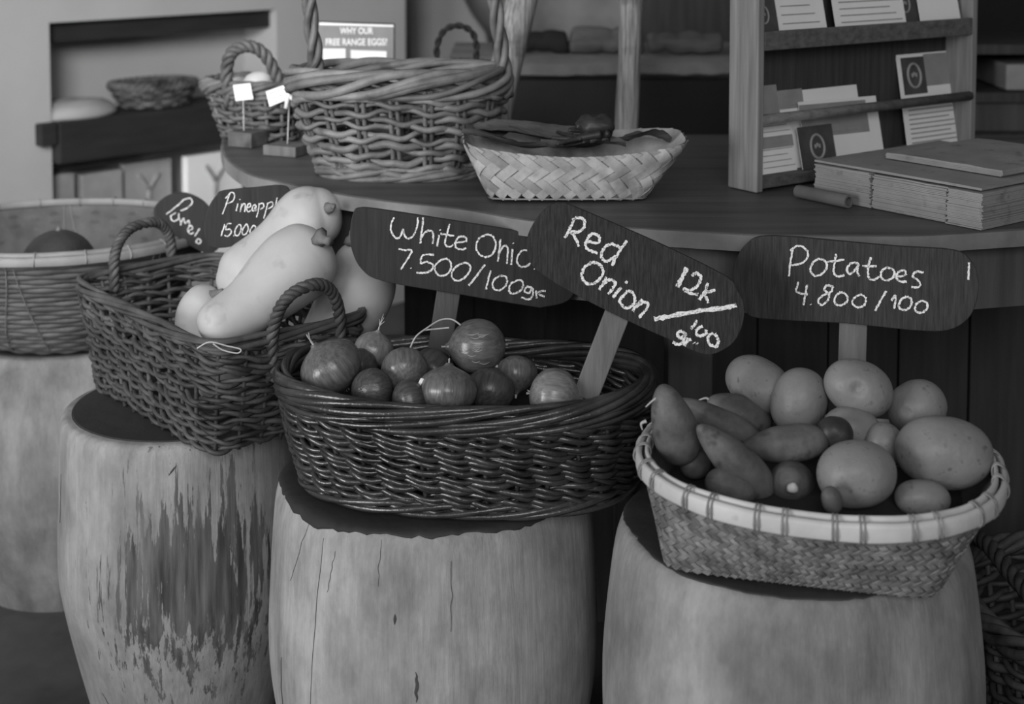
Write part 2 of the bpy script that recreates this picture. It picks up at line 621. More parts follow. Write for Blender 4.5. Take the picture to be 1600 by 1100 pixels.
def arch(p0, p1, top, n=60, lean=None, power=1.0):
    """path from p0 up over a rounded arch to p1; top = height above the feet"""
    p0, p1 = np.asarray(p0, float), np.asarray(p1, float)
    t = np.linspace(0, np.pi, n)
    c = (p0 + p1) / 2
    h = (p1 - p0) / 2
    k = np.sign(np.cos(t)) * np.abs(np.cos(t)) ** power
    pts = c - h * k[:, None]
    pts[:, 2] += top * np.sin(t) ** 0.8
    if lean is not None:
        pts += np.asarray(lean) * np.sin(t)[:, None]
    return pts

# ================================================================ SETTING
def quad_slab(name, mat, poly, off, **k):
    return struct(MB().prism(poly, off), name, mat, smooth=False, **k)


mb = MB()
mb.box((0.5, 2.5, -0.02), (9.0, 9.0, 0.04))
struct(mb, 'floor', 'floor', smooth=False)

# left wall runs away to the right; it holds a niche cut in two by a thick dark shelf
WA = PD(80, 188, 3.6) * np.array([1, 1, 0])
WU = unit([0.94, 1.0, 0])
WN = np.array([WU[1], -WU[0], 0.0])          # towards the room


def W(s, z, d=0.0):                          # along the wall, height, depth into the wall
    p = WA + WU * s - WN * d
    return np.array([p[0], p[1], z])


def wz(py, s):                               # height of the wall point seen at row py
    p = WA + WU * s
    d = ray(0, py)
    return CAM_Z + d[2] / d[1] * p[1]


def ws(px):                                  # distance along the wall seen at column px
    k = (px - 800.0) / F
    k *= 1.025
    return (k * WA[1] - WA[0]) / (WU[0] - k * WU[1])


S_END, S_NICHE = ws(637), ws(440)
Z_LINTEL, Z_SH1, Z_SH0, Z_BOT = wz(36, 0), wz(190, 0), wz(256, 0), 0.25
ND = 0.15
mb = MB()


def wall_block(s0, s1, z0, z1, d0=0.0, d1=0.34):
    c = [W(s0, z0, d0), W(s1, z0, d0), W(s1, z0, d1), W(s0, z0, d1)]
    mb.prism(c[::-1], (0, 0, z1 - z0))


wall_block(-1.6, 0.0, 0, 2.6)
wall_block(0.0, S_NICHE, Z_LINTEL, 2.6)
wall_block(0.0, S_NICHE, 0, Z_BOT)
wall_block(0.0, S_NICHE, Z_BOT, Z_LINTEL, ND, 0.34)
wall_block(S_NICHE, S_END, 0, 2.6)
struct(mb, 'wall_left', 'plaster', smooth=False)

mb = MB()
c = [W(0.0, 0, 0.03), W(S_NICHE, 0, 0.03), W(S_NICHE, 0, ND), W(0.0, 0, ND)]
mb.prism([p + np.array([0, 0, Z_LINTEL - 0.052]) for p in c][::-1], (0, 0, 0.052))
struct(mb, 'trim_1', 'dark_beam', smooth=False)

mb = MB()
c = [W(0.004, 0, -0.03), W(S_NICHE - .004, 0, -0.03), W(S_NICHE - .004, 0, ND - .002), W(0.004, 0, ND - .002)]
mb.prism([p + np.array([0, 0, Z_SH0]) for p in c][::-1], (0, 0, Z_SH1 - Z_SH0))
c = [W(-0.045, 0, -0.03), W(0.0, 0, -0.03), W(0.0, 0, 0.0), W(-0.045, 0, 0.0)]
mb.prism([p + np.array([0, 0, Z_SH1 - .055]) for p in c][::-1], (0, 0, 0.055))
o = build(mb, 'wall_shelf', 'dark_beam', smooth=False, bevel=0.004)
tag(o, 'thick dark wooden shelf board set across the pale wall niche', 'shelf')

# back wall
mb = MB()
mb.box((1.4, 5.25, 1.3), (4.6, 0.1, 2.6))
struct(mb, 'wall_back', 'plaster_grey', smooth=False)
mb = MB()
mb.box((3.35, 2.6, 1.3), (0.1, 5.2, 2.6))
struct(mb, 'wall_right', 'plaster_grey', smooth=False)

# ---------------------------------------------------------------- things in and by the niche
p = W(ws(142), Z_SH1, 0.06)
mb = MB()
n_u, n_v = 28, 12
G = np.zeros((n_u, n_v, 3))
for i in range(n_u):
    for j in range(n_v):
        a, b = 2 * np.pi * i / n_u, np.pi / 2 * j / (n_v - 1)
        rr = math.cos(b) ** 0.7
        q = p + WU * 0.125 * rr * math.cos(a) - WN * 0.080 * rr * math.sin(a)
        q[2] += 0.044 * math.sin(b) ** 0.8 + 0.004 * mnoise.noise(Vector((a, b * 3, 1)))
        G[i, j] = q
mb.grid(G, close_u=True)
mb.f.append(tuple(range((n_u - 1) * n_v, -1, -n_v)))
o = build(mb, 'cloth_sack', 'sack')
tag(o, 'pale plump cloth sack lying on the dark wall shelf', 'sack')

p = W(ws(270), Z_SH1, 0.06)
S = Surf(p[:2], .085, .06, 2.4, p[2] + .004, p[:2], .115, .085, 2.4, p[2] + .062, rot=math.atan2(WU[1], WU[0]))
root = thing('wicker_basket', 'small dark low wicker basket on the wall shelf beside the pale sack', 'basket', p)
mb = MB()
weave(mb, S, 20, 6, 0, 1, .0055, .004, stake_r=.003, per=4)
build(mb, 'woven_wall', 'wicker_mid', root)
mb = MB()
base_disc(mb, S)
build(mb, 'base', 'wicker_mid', root)
mb = MB()
rope_ring(mb, S, 1.0, .006, .006, 3, 12, .005, per=6)
build(mb, 'rim', 'wicker_mid', root)

# lower niche: book-like boxes and two pale prints with a sprig
zb = Z_BOT
for i, (x0, x1, y1, mt, dd, lab) in enumerate([
        (92, 140, 270, 'paper_mid', .10, 'grey box standing at the left end of the lower wall niche'),
        (150, 214, 266, 'paper_mid', .09, 'wide grey box in the lower wall niche right of a dark gap')]):
    s0, s1 = ws(x0), ws(x1)
    z1 = wz(y1, (s0 + s1) / 2) - .01
    mb = MB()
    c = [W(s0, zb, .04), W(s1, zb, .04), W(s1, zb, .04 + dd), W(s0, zb, .04 + dd)]
    mb.prism(c[::-1], (0, 0, z1 - zb))
    o = build(mb, 'storage_box', mt, smooth=False, bevel=.004)
    tag(o, lab, 'box')
for i, (x0, x1, y0, dd, lab) in enumerate([
        (222, 296, 256, .06, 'pale picture canvas with a faint dark twig, left one under the wall shelf'),
        (306, 392, 240, .02, 'bright white picture canvas showing a forked dark sprig, half hidden by the counter')]):
    s0, s1 = ws(x0), ws(x1)
    sm = (s0 + s1) / 2
    z1 = wz(y0, sm)
    root = thing('picture_canvas', lab, 'picture', W(sm, zb, dd))
    mb = MB()
    c = [W(s0, zb, dd), W(s1, zb, dd), W(s1, zb, dd + .025), W(s0, zb, dd + .025)]
    mb.prism(c[::-1], (0, 0, z1 - zb))
    build(mb, 'canvas', 'paper' if i else 'sack', root, smooth=False, bevel=.003)
    mb = MB()
    cz = z1 - .075
    for a, l in ((2.2, .055), (0.9, .05), (-1.6, .10)):
        pts = [W(sm + math.cos(a) * l * t, cz + math.sin(a) * l * t, dd - .002) for t in np.linspace(0, 1, 6)]
        mb.tube(pts, np.linspace(.004, .002, 6) + .003, 6)
    build(mb, 'printed_sprig', 'ink', root)

# grey panel, pale board and far things behind the counter
mb = MB()
pts = []
for px, py in ((640, 210), (640, -120), (690, -110), (716, -20), (738, 22), (760, 52), (768, 90), (770, 210)):
    q = PD(px, py, 4.75)
    pts.append((q[0], 4.75, max(q[2], 0.02)))
pts[0] = (pts[0][0], 4.75, 0.0)
pts[-1] = (pts[-1][0], 4.75, 0.0)
mb.prism(pts, (0, 0.06, 0))
o = build(mb, 'grey_panel', 'panel_grey', smooth=False, bevel=.01)
tag(o, 'large grey panel with sloping right edge standing behind the big handled basket', 'panel')

# ledge bench with driftwood on it
bx0, bx1 = PD(700, 100, 3.3)[0], 0.86
zl = PD(820, 92, 3.3)[2]
root = thing('back_bench', 'dark bench with rough pale stone top edge behind the counter', 'bench', ((bx0 + bx1) / 2, 3.5, 0))
mb = MB()
mb.box(((bx0 + bx1) / 2, 3.52, (zl - .05) / 2), (bx1 - bx0, .40, zl - .05))
build(mb, 'body', 'black', root, smooth=False)
mb = MB()
n = 60
G = np.zeros((n, 8, 3))
for i, x in enumerate(np.linspace(bx0, bx1, n)):
    e = .010 * mnoise.noise(Vector((x * 5, 1, 2))) + .003 * mnoise.noise(Vector((x * 30, 4, 2)))
    sec = [(3.29 + e, zl - .034 + e), (3.288 + e, zl - .010 + e * .5), (3.31, zl), (3.5, zl), (3.72, zl), (3.72, zl - .05), (3.5, zl - .05), (3.325, zl - .05)]
    for j, (yy, zz) in enumerate(sec):
        G[i, j] = (x, yy, zz)
mb.grid(G, close_v=True, flip=True)
mb.f.append(tuple(range(7, -1, -1)))
mb.f.append(tuple((n - 1) * 8 + k for k in range(8)))
build(mb, 'stone_top', 'stone', root, autosmooth=40)


def log(px0, px1, pyc0, pyc1, r_px, depth, mt, label, seed):
    a, b = PD(px0, pyc0, depth), PD(px1, pyc1, depth)
    r = M(r_px, depth)
    a[2] = b[2] = zl + r * .97
    sp = np.array([a + (b - a) * t for t in np.linspace(0, 1, 30)])
    sp[:, 2] += np.array([.006 * mnoise.noise(Vector((t * 6, seed, 0))) for t in np.linspace(0, 1, 30)])
    rad = r * (1 + .16 * np.array([mnoise.noise(Vector((t * 2.6, seed, 5))) for t in np.linspace(0, 1, 30)])) - .004
    rad[0] *= .75
    rad[-1] *= .75
    m_ = MB().tube(sp, rad, 14)
    o_ = build(m_, 'driftwood_log', mt, autosmooth=50)
    tag(o_, label, 'log')


log(770, 888, 58, 60, 20, 3.42, 'log_dark', 'blackened log lying on the stone ledge behind the leaning post', 3)
log(890, 1004, 64, 68, 23, 3.42, 'log', 'grey driftwood log on the ledge just left of the upright post', 8)
log(1012, 1128, 80, 82, 19, 3.40, 'log', 'grey driftwood log on the ledge between the upright post and leaflet rack', 14)

# tall dark cupboard closing the view to the right
xa, xb_ = PD(1003, 50, 4.3)[0], 3.2
root = thing('tall_cupboard', 'tall dark wooden cupboard in the far background right of the upright post', 'cupboard', ((xa + xb_) / 2, 4.5, 0))
build(MB().box(((xa + xb_) / 2, 4.52, 1.15), (xb_ - xa, .4, 2.3)), 'body', 'counter_black', root, smooth=False)
nd = 5
for k in range(nd):
    w_ = (xb_ - xa) / nd
    dd = build(MB().box((xa + w_ * (k + .5), 4.31, 1.15), (w_ - .02, .024, 2.2)), 'door', 'counter_black', root, smooth=False, bevel=.004)
    build(MB().box((xa + w_ * (k + .9), 4.292, 1.05), (.014, .02, .10)), 'handle', 'black', dd, smooth=False, bevel=.003)

# far right shelf with boxes
p0 = PD(1530, 215, 3.0)
zs = [PD(1570, y, 3.0)[2] for y in (212, 148, 72)]
root = thing('back_shelf', 'dark shelf unit seen past the right side of the leaflet rack', 'shelf', (1.2, 3.15, 0))
mb = MB()
mb.box((1.25, 3.2, zs[0] / 2), (.62, .34, zs[0]))
build(mb, 'cabinet', 'counter_black', root, smooth=False)
for z in (zs[1] - .01, zs[2] - .01):
    mb = MB()
    mb.box((1.25, 3.2, z), (.62, .34, .02))
    build(mb, 'shelf_board', 'rack_back', root, smooth=False)
mb = MB()
mb.box((1.25, 3.36, 1.0), (.62, .02, .9))
build(mb, 'back_panel', 'black', root, smooth=False)
for x in (.93, 1.57):
    mb = MB()
    mb.box((x, 3.2, .725), (.02, .34, 1.45))
    build(mb, 'side_panel', 'counter_black', root, smooth=False)
mb = MB().box((1.13, 3.16, zs[0] + .035), (.34, .22, .07))
o = build(mb, 'storage_box', 'counter_dark', smooth=False, bevel=.004)
tag(o, 'dull grey box on the cabinet behind the leaflet rack', 'box')
mb = MB().box((1.16, 3.16, zs[1] + .03), (.26, .22, .055))
o = build(mb, 'storage_box', 'paper_mid', smooth=False, bevel=.004)
tag(o, 'light edged box on the middle board of the far right shelf', 'box')

# ================================================================ COUNTER
ZC = 0.80
edge_px = [(346, 225), (352, 244), (372, 262), (400, 275), (450, 286), (500, 297), (604, 313), (718, 325), (821, 342), (920, 350),
           (1032, 357), (1116, 362), (1200, 366), (1362, 367), (1450, 366), (1600, 357), (1780, 346)]
front = [PZ(x, y, ZC)[:2] for x, y in edge_px]
front = catmull(np.array(front), 6)
outer = [tuple(q) for q in front] + [(1.05, 2.60), (0.12, 2.62), (-0.06, 2.90), (-0.49, 2.95), (-0.545, 2.75)]
outer = np.array(outer)


def inset_front(d):
    t = np.gradient(front, axis=0)
    t /= np.linalg.norm(t, axis=1, keepdims=True)
    nrm = np.stack([-t[:, 1], t[:, 0]], 1)
    return front + nrm * d


root = thing('shop_counter', 'long dark wooden counter with rounded front edge carrying baskets and the leaflet rack', 'counter', (0.25, 2.4, 0))
mb = MB()
mb.prism([(x, y, ZC - .024) for x, y in outer][::-1], (0, 0, .024))
build(mb, 'counter_top', 'counter', root, smooth=False, bevel=.003)
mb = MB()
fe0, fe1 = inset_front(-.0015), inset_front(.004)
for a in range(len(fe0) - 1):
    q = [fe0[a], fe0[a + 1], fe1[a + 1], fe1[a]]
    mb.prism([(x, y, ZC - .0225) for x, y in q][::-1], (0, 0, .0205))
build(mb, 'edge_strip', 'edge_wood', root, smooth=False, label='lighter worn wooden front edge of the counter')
mb = MB()
f1 = inset_front(.035)
f2 = inset_front(.055)
ring = np.array([(x, y, ZC - .025) for x, y in f1] + [(x, y, ZC - .025) for x, y in f2[::-1]])
Z_AP = PD(1530, 490, PZ(1500, 366, ZC)[1] + .035)[2]
n1 = len(f1)
for a in range(n1 - 1):
    q = [(f1[a][0], f1[a][1]), (f1[a + 1][0], f1[a + 1][1]), (f2[a + 1][0], f2[a + 1][1]), (f2[a][0], f2[a][1])]
    mb.prism([(x, y, Z_AP) for x, y in q][::-1], (0, 0, ZC - .024 - Z_AP))
build(mb, 'apron', 'counter_dark', root, smooth=False)
legs = [PD(1075, 560, 1.96), np.array([-.33, 2.5, 0]), np.array([.86, 2.5, 0])]
for q in legs:
    mb = MB().box((q[0], q[1], (ZC - .026) / 2), (.06, .06, ZC - .026))
    build(mb, 'leg', 'counter_dark', root, smooth=False, bevel=.003)
mb = MB()
x = -.18
while x < 1.5:
    mb.box((x + .058, 2.42 + .002 * math.sin(x * 40), .385), (.114, .02, .77))
    x += .118
build(mb, 'back_panel', 'counter_black', root, smooth=False)

# ================================================================ STUMPS
def solve_stump(cpx, lpx, fpy, z):
    yf = PZ(cpx, fpy, z)[1]
    D = yf + .15
    for _ in range(20):
        k = D / yf
        mid = PD(cpx, 600, D)[0]
        left = PD(lpx, 800, D)[0]
        r = mid - left
        D = yf + r
    return mid, D, r


def stump(cx, cy, rt, rm, rb, h, zmax, label, mat, seed, sides=72, over=(-.009, 0, 0), cracks=()):
    root = thing('wooden_stump', label, 'stump', (cx, cy, 0))
    prof = [(rb * .97, 0), (rb, .01), (rb * .45 + rm * .55, zmax * .42), (rm * .985, zmax * .78), (rm, zmax), (rm * .985, zmax + (h - zmax) * .35),
            (rm * .35 + rt * .65, zmax + (h - zmax) * .78), (rt, h - .012), (rt - .006, h - .002), (rt - .016, h)]
    pr = catmull(prof, 6)
    n = len(pr)
    G = np.zeros((sides, n, 3))
    for i in range(sides):
        a = 2 * np.pi * i / sides
        for j, (r, z) in enumerate(pr):
            k = 1 + .016 * mnoise.noise(Vector((math.cos(a) * 1.3, math.sin(a) * 1.3, z * 2 + seed))) + .004 * mnoise.noise(Vector((math.cos(a) * 6, math.sin(a) * 6, z * 4 + seed)))
            G[i, j] = (cx + r * k * math.cos(a), cy + r * k * math.sin(a), z)
    mb = MB().grid(G, close_u=True)
    mb.f.append(tuple(i * n for i in range(sides))[::-1])
    build(mb, 'trunk', mat, root)
    def surf(a, z):
        r = np.interp(z, pr[:, 1], pr[:, 0])
        k = 1 + .016 * mnoise.noise(Vector((math.cos(a) * 1.3, math.sin(a) * 1.3, z * 2 + seed))) + .004 * mnoise.noise(Vector((math.cos(a) * 6, math.sin(a) * 6, z * 4 + seed)))
        return np.array([cx + r * k * math.cos(a), cy + r * k * math.sin(a), z])
    for (a0, za, a1, zb_, wd) in cracks:     # drying cracks and knots: angle/height to angle/height, half width
        N_ = 26 if abs(za - zb_) > .03 else 12
        pts, rr_ = [], []
        for i in range(N_):
            t = i / (N_ - 1)
            a = a0 + (a1 - a0) * t + .012 * mnoise.noise(Vector((t * 5, a0 * 9, seed))) * (N_ > 12)
            pts.append(surf(a, za + (zb_ - za) * t))
            rr_.append(max(wd * math.sin(np.pi * min(max(t, .03), .97)) ** .7, .0002))
        rad_ = np.array(pts) - [cx, cy, 0]
        mbk = MB()
        P_ = np.array(pts)
        t_ = np.gradient(P_, axis=0)
        t_ /= np.linalg.norm(t_, axis=1, keepdims=True)
        rad_[:, 2] = 0
        rad_ /= np.linalg.norm(rad_, axis=1, keepdims=True)
        sd = np.cross(t_, rad_)
        w_ = np.array(rr_)[:, None]
        o1 = rad_ * .0007
        Gk = np.stack([P_ + sd * w_ - o1, P_ + o1, P_ - sd * w_ - o1], 1)
        mbk.grid(Gk, flip=zb_ < za)
        build(mbk, 'crack', 'crack', root)
    m2 = 160
    pc = np.vstack([[0.004, h], pr[::-1]])       # from the centre outwards and down the side
    arc = np.concatenate([[0], np.cumsum(np.hypot(np.diff(pc[:, 0]), np.diff(pc[:, 1])))])
    G = np.zeros((m2, 12, 3))
    for i in range(m2):
        a = 2 * np.pi * i / m2
        e = over[0] + over[1] * max(0, .5 + mnoise.noise(Vector((math.cos(a) * 2.2, math.sin(a) * 2.2, seed)))) + over[2] * mnoise.noise(Vector((math.cos(a) * 16, math.sin(a) * 16, seed)))  # spill past the edge paints the basket's shade onto the stump
        L = rt - .012 + e
        for j, fr in enumerate((0, .3, .6, .8, .88, .92, .95, .97, .98, .99, .997, 1.0)):
            s_ = L * fr
            r, z = np.interp(s_, arc, pc[:, 0]), np.interp(s_, arc, pc[:, 1])
            k = 1 + (.016 * mnoise.noise(Vector((math.cos(a) * 1.3, math.sin(a) * 1.3, z * 2 + seed))) + .004 * mnoise.noise(Vector((math.cos(a) * 6, math.sin(a) * 6, z * 4 + seed)))) * min(1, r / rt)
            lift = .0016 if j < 11 else -.0012
            G[i, j] = (cx + (r * k + lift * (r > rt - .012)) * math.cos(a), cy + (r * k + lift * (r > rt - .012)) * math.sin(a), z + lift)
    mb = MB().grid(G, close_u=True, flip=True)
    build(mb, 'top', 'stump_top', root, label='dark cut top of the stump, any spill past its edge painted basket shade')
    return root


def stain_mat(name, base_dark, base_light, stain, ctr, rad, thresh, seed, streak=26.0):
    """pale wood with a torn-edged dark bark patch of its own shape"""
    m = woodmat(name, base_dark, base_light, seed=seed)
    nt = m.node_tree
    b = nt.nodes['Principled BSDF']
    src = b.inputs['Base Color'].links[0].from_socket
    tc = nt.nodes.new('ShaderNodeTexCoord')
    sub = nt.nodes.new('ShaderNodeVectorMath')
    sub.operation = 'SUBTRACT'
    sub.inputs[1].default_value = ctr
    nt.links.new(tc.outputs['Object'], sub.inputs[0])
    dv = nt.nodes.new('ShaderNodeVectorMath')
    dv.operation = 'DIVIDE'
    dv.inputs[1].default_value = rad
    nt.links.new(sub.outputs[0], dv.inputs[0])
    ln = nt.nodes.new('ShaderNodeVectorMath')
    ln.operation = 'LENGTH'
    nt.links.new(dv.outputs[0], ln.inputs[0])
    mp = nt.nodes.new('ShaderNodeMapping')
    mp.inputs['Scale'].default_value = (streak, streak, streak * .085)
    mp.inputs['Location'].default_value = (seed, 0, 0)
    mp.inputs['Rotation'].default_value = (0, R(12), 0)
    nt.links.new(tc.outputs['Object'], mp.inputs['Vector'])
    nz = nt.nodes.new('ShaderNodeTexNoise')
    nz.inputs['Scale'].default_value = 1.0
    nz.inputs['Detail'].default_value = 9
    nz.inputs['Roughness'].default_value = 0.70
    nt.links.new(mp.outputs[0], nz.inputs['Vector'])
    a = nt.nodes.new('ShaderNodeMath')
    a.operation = 'MULTIPLY_ADD'
    nt.links.new(nz.outputs['Fac'], a.inputs[0])
    a.inputs[1].default_value = 3.6
    a.inputs[2].default_value = -1.42
    s = nt.nodes.new('ShaderNodeMath')
    s.operation = 'SUBTRACT'
    nt.links.new(a.outputs[0], s.inputs[0])
    nt.links.new(ln.outputs['Value'], s.inputs[1])
    cr = nt.nodes.new('ShaderNodeValToRGB')
    cr.color_ramp.elements[0].position, cr.color_ramp.elements[1].position = thresh, thresh + .10
    add = nt.nodes.new('ShaderNodeMath')
    add.operation = 'ADD'
    add.inputs[1].default_value = 0.9
    nt.links.new(s.outputs[0], add.inputs[0])
    nt.links.new(add.outputs[0], cr.inputs[0])
    mx = nt.nodes.new('ShaderNodeMix')
    mx.data_type = 'RGBA'
    nt.links.new(cr.outputs[0], mx.inputs[0])
    nt.links.new(src, mx.inputs[6])
    n2 = nt.nodes.new('ShaderNodeTexNoise')
    n2.inputs['Scale'].default_value = 16
    n2.inputs['Detail'].default_value = 6
    nt.links.new(mp.outputs[0], n2.inputs['Vector'])
    n2.inputs['Scale'].default_value = 1.1
    r2 = nt.nodes.new('ShaderNodeValToRGB')
    for e, p_, g in ((0, .3, stain[0]), (1, .72, stain[1])):
        r2.color_ramp.elements[e].position = p_
        r2.color_ramp.elements[e].color = (lin(g),) * 3 + (1,)
    nt.links.new(n2.outputs['Fac'], r2.inputs[0])
    nt.links.new(r2.outputs[0], mx.inputs[7])
    nt.links.new(mx.outputs[2], b.inputs['Base Color'])
    return m


ST3 = solve_stump(1240, 968, 942, .51)
ST2 = solve_stump(678, 438, 836, .49)
ST1 = solve_stump(285, 104, 698, .50)
print('stumps', ST1, ST2, ST3)
MAT['stump_a'] = stain_mat('bark_patched_wood', 134, 168, (58, 116), (.055, -ST1[2], .31), (.15, .24, .19), .60, 3.3, streak=95.0)
MAT['stump_b'] = woodmat('cracked_wood', 140, 176, .70, .15, 4.2, tilt=12)
MAT['crack'] = gmat('crack', 56, 74, 30, rough=.9, bump=0)
MAT['stump_c'] = woodmat('smooth_stump_wood', 120, 158, .60, .07, 8.8, mscale=10)
stump(ST3[0], ST3[1], ST3[2], M(303, ST3[1]), .165, .51, .33, 'pale barrel shaped stump under the light bamboo basket of potatoes', 'stump_c', 1, over=(-.002, .006, .002),
      cracks=((-1.44, .305, -1.44, .285, .0022), (-1.24, .30, -1.24, .25, .0008), (-1.47, .375, -1.47, .368, .0016), (-1.10, .27, -1.1, .20, .0006)))
stump(ST2[0], ST2[1], ST2[2], M(264, ST2[1]), .16, .49, .30, 'pale cracked stump under the oval basket of onions', 'stump_b', 5, over=(.004, .008, .005),
      cracks=((-2.36, .478, -2.52, .40, .0009), (-2.22, .47, -2.30, .22, .0010), (-1.83, .482, -1.84, .43, .0009), (-2.12, .46, -2.17, .41, .0007), (-1.42, .46, -1.43, .38, .0006),
              (-2.60, .30, -2.62, .23, .0024), (-1.62, .335, -1.62, .30, .0035), (-1.74, .40, -1.74, .388, .0035), (-2.42, .215, -2.44, .10, .0012), (-2.60, .19, -2.62, .08, .0010)))
stump(ST1[0], ST1[1], ST1[2], M(196, ST1[1]), .115, .50, .32, 'stump with a large dark torn bark patch under the squash basket', 'stump_a', 9,
      cracks=((-2.62, .43, -2.66, .36, .0016), (-1.40, .475, -1.46, .462, .002), (-2.2, .14, -2.05, .10, .002)))
s4 = PD(112, 901, 2.60)
stump(s4[0], 2.60, .19, .225, .16, .45, .27, 'pale stump at the far left under the round bamboo bowl', 'stump_c', 13)

# ================================================================ BASKETS
def bumpy(seed, amp, fr, amp2=0.0, fr2=60.0):
    def f(V, C):
        d = V - C
        k = np.array([1 + amp * mnoise.noise(Vector((p[0] * fr + seed, p[1] * fr, p[2] * fr))) + amp2 * mnoise.noise(Vector((p[0] * fr2, p[1] * fr2 + seed, p[2] * fr2))) for p in V])
        return C + d * k[:, None]
    return f


def basket_root(name, label, cat, S, group=None):
    return thing(name, label, cat, (S.c0[0], S.c0[1], S.z0), group)


# --- A: long rectangular basket with squashes
ROT_A = R(129)
SA = Surf((-.426, 2.051), .19, .105, 7, .506, (-.4245, 2.0735), .228, .128, 7, .652, rot=ROT_A)
A = basket_root('wicker_basket', 'long rectangular brown wicker basket with rope handles holding pale squashes', 'basket', SA)
mb = MB()
weave(mb, SA, 36, 13, 0.0, .95, .0034, .0044, jit=.7, per=7, stake_r=.0030, twin=.0024)
build(mb, 'woven_wall', 'wicker_worn', A)
mb = MB()
base_disc(mb, SA)
build(mb, 'base', 'wicker_worn', A)
mb = MB()
rope_ring(mb, SA, .975, .0035, .006, 5, 3, .0036, jit=.3)
build(mb, 'rim', 'wicker_worn', A)
la, sa = np.array([math.cos(ROT_A), math.sin(ROT_A), 0]), np.array([-math.sin(ROT_A), math.cos(ROT_A), 0])
cA = np.array([-.4245, 2.0735, .645])
for f0, f1, hgt, lean in ((PD(425, 560, 1.880), PD(532, 516, 1.935), .070, np.array([.004, -.045, .018])),
                          (PD(178, 425, 2.20), PD(268, 398, 2.30), .062, np.array([0, 0, 0]))):
    mb = MB()
    f0, f1 = f0.copy(), f1.copy()
    pts = arch(f0, f1, hgt, 70, lean=lean, power=.8)
    pts = np.vstack([np.linspace(f0 - [0, 0, .03], f0, 8)[:-1], pts, np.linspace(f1, f1 - [0, 0, .03], 8)[1:]])
    rope(mb, pts, .0042, .0046, 3, 9)
    build(mb, 'handle', 'wicker_worn', A)
mb = MB()
t0 = PD(333, 537, 1.80)
rel = [(0, 0), (.012, -.008), (.030, -.012), (.034, -.007), (.018, -.003), (-.004, .002), (-.02, -.006)]
mb.tube(catmull([t0 + np.array([x, 0, z]) for x, z in rel], 8), .0011, 5)
build(mb, 'tie', 'cane', A)

# --- B: oval dark basket with onions
SB = Surf((-.052, 1.785), .203, .128, 2.3, .504, (-.058, 1.783), .226, .138, 2.3, .628, rot=R(-5), prof=lambda v: np.sin(v * np.pi / 2) ** .9,
          zfun=lambda u, v: .004 * v * np.cos(4 * np.pi * u))
B = basket_root('wicker_basket', 'dark oval wicker basket of onions on the middle stump', 'basket', SB)
mb = MB()
weave(mb, SB, 32, 13, 0.02, .87, .0037, .0048, jit=.5, per=8, stake_r=.0032, twin=.0031, brick=0)
build(mb, 'woven_wall', 'wicker_dark', B)
mb = MB()
base_disc(mb, SB)
build(mb, 'base', 'wicker_dark', B)
mb = MB()
rope_ring(mb, SB, .985, .007, .009, 7, 3, .0045, jit=.18)
rope_ring(mb, SB, .88, .003, .006, 4, 4, .0042, dn=.004, jit=.12)
build(mb, 'rim', 'wicker_dark', B)
mb = MB()
rope_ring(mb, SB, .045, .004, .006, 4, 4, .0042, dn=.003, jit=.12)
build(mb, 'foot_rim', 'wicker_dark', B)


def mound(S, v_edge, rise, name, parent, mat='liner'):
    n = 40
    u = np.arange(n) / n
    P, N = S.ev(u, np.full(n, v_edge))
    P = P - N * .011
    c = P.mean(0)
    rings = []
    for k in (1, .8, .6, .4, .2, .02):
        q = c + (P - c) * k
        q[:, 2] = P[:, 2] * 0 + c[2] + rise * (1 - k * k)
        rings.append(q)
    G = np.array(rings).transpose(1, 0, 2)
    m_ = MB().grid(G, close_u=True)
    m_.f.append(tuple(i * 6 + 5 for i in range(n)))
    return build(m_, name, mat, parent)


mound(SB, .60, .012, 'lining', B)

# --- C: bamboo basket with cane rim
SCb = Surf((.3145, 1.548), .139, .097, 10, .516, (.326, 1.533), .186, .150, 2.5, .612, rot=R(-14.5), prof=lambda v: v ** .85,
           zfun=lambda u, v: .006 * v * np.cos(4 * np.pi * (u - .02)))
Cb = basket_root('bamboo_basket', 'light plaited bamboo basket with pale cane rim full of potatoes', 'basket', SCb)
mb = MB()
twill(mb, SCb, 104, .135, .0013, wfac=.86, seed=3)
build(mb, 'plaited_wall', 'bamboo', Cb, autosmooth=40)
mb = MB()
n = 80
u = np.arange(n) / n
rows = []
for v in np.linspace(0, 1, 8):
    P, N = SCb.ev(u, np.full(n, v))
    rows.append(P - N * .0028)
G = np.array(rows).transpose(1, 0, 2)
mb.grid(G, close_u=True, flip=True)
base_disc(mb, SCb, thick=.004)
build(mb, 'inner_wall', 'wicker_mid', Cb)


def band(S, v, h, thick, dz, dn, n=200, wob=0.0):
    u = np.arange(n) / n
    P, N = S.ev(u, np.full(n, v))
    up = np.array([0, 0, 1.0])
    k = 1 + wob * np.array([mnoise.noise(Vector((x * 23, 2, 3))) for x in u])
    sec = []
    for a in np.linspace(0, 2 * np.pi, 12, endpoint=False):
        ca, sa_ = math.cos(a), math.sin(a)
        sx = np.sign(ca) * abs(ca) ** .6
        sz = np.sign(sa_) * abs(sa_) ** .6
        sec.append(P + N * ((dn + thick * sx)) + up * (dz + h * sz * k)[:, None])
    return np.array(sec).transpose(1, 0, 2)


